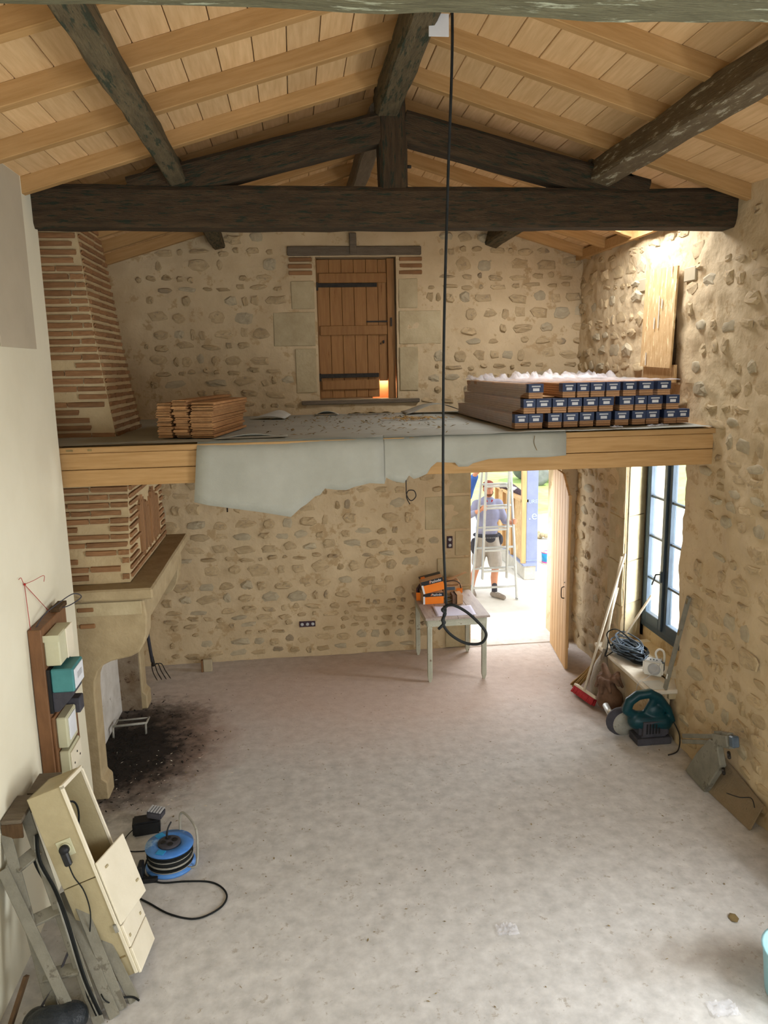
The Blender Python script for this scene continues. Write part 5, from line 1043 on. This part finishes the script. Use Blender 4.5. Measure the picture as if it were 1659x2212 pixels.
blob('work_shorts', 'shorts', [('b', (2.90, 11.53, .95), (.19, .15, .11)), ('t', [(2.83, 11.54, .92), (2.75, 11.50, .56)], [.125, .105]), ('t', [(2.98, 11.52, .92), (3.01, 11.42, .54)], [.125, .11])], mn, .012, 3)
blob('tool_belt', 'leather', [('t', [(2.72, 11.50, .98), (2.80, 11.40, .985), (2.91, 11.37, .985), (3.02, 11.40, .98), (3.09, 11.50, .98), (3.02, 11.66, .98), (2.80, 11.66, .98), (2.71, 11.55, .98)], .028), ('b', (2.68, 11.47, .82), (.055, .07, .13)), ('b', (2.92, 11.37, .94), (.08, .035, .06)), ('b', (3.10, 11.48, .90), (.05, .06, .09))], mn, .01, 2)
for k in range(6): MB().ball((2.84+k*.032, 11.338+abs(k-2.5)*.004, .965), .006, 6, 5).build('rivet', 'white', mn)
for (x, y, dx, dy) in ((2.68, 11.62, -.01, -1), (2.99, 11.38, .55, -.8)):
    d = Vector((dx, dy, 0)).normalized(); blob('sock', 'leather', [('t', [(x, y, .19), (x, y, .09)], .045)], mn, .01, 1)
    blob('shoe', 'shoe', [('b', (x, y, .06), (.052, .055, .058)), ('t', [(x-d.x*.04, y-d.y*.04, .04), (x+d.x*.08, y+d.y*.08, .045), (x+d.x*.19, y+d.y*.19, .035)], [.042, .046, .038])], mn, .01, 2)
    for q in (.05, .09, .13): p = Vector((x, y, .098-q*.22))+d*q; s2 = Vector((-d.y, d.x, 0)); MB().tube([p-s2*.03, p+s2*.03], .004, 5).build('lace', 'white', mn)
p2 = thing('person', (2.40, 11.9, 0), 'person in blue workwear mostly hidden behind the left of the doorway', 'person')
sh = [('b', (2.40, 11.9, 1.72), (.078, .095, .11)), ('t', [(2.40, 11.92, 1.62), (2.40, 11.92, 1.5)], .06), ('t', [(2.40, 11.92, 1.42), (2.40, 11.92, 1.0)], .14), ('t', [(2.25, 11.92, 1.45), (2.55, 11.92, 1.48)], .07), ('t', [(2.56, 11.9, 1.48), (2.68, 11.75, 1.72), (2.71, 11.5, 1.95), (2.76, 11.32, 2.06)], [.055, .048, .038, .03]), ('t', [(2.24, 11.92, 1.44), (2.18, 11.88, 1.15), (2.2, 11.75, .92)], [.055, .045, .03]),
      ('t', [(2.32, 11.92, .95), (2.31, 11.90, .5), (2.31, 11.95, .09)], [.095, .06, .04]), ('t', [(2.48, 11.92, .95), (2.49, 11.88, .5), (2.49, 11.95, .09)], [.095, .06, .04]), ('b', (2.40, 11.81, 1.71), (.012, .015, .02)), ('b', (2.40, 11.83, 1.65), (.04, .04, .04))]
hand((2.775, 11.29, 2.08), (0, -1, 0), (0, .05, 1), -1, sh); hand((2.2, 11.72, .86), (0, -.2, -1), (0, 1, 0), 1, sh)
blob('body', 'skin', sh, p2, .01, 2)
blob('jacket', 'bluecloth', [('t', [(2.40, 11.92, 1.46), (2.40, 11.92, 1.2), (2.40, 11.92, .95)], [.16, .19, .18]), ('t', [(2.24, 11.92, 1.46), (2.57, 11.92, 1.49)], .09), ('t', [(2.55, 11.9, 1.48), (2.68, 11.75, 1.72), (2.71, 11.55, 1.90)], [.10, .085, .06]), ('t', [(2.66, 11.8, 1.55), (2.70, 11.72, 1.78)], [.07, .07]), ('t', [(2.24, 11.92, 1.44), (2.18, 11.88, 1.15), (2.2, 11.78, .98)], [.08, .065, .05])], p2, .014, 3)
blob('trousers', 'bluecloth', [('t', [(2.32, 11.92, .95), (2.31, 11.90, .5), (2.31, 11.95, .1)], [.12, .085, .07]), ('t', [(2.48, 11.92, .95), (2.49, 11.88, .5), (2.49, 11.95, .1)], [.12, .085, .07])], p2, .014, 2)
blob('hair', 'beard', [('b', (2.40, 11.93, 1.745), (.084, .09, .10))], p2, .01, 1)
for x in (2.31, 2.49): blob('shoe', 'shoe', [('t', [(x, 11.98, .04), (x, 11.78, .038)], [.045, .04])], p2, .012, 1)
for x in (2.373, 2.427): MB().ball((x, 11.808, 1.735), (.01, .008, .007), 8, 6).build('eye', 'white', p2)
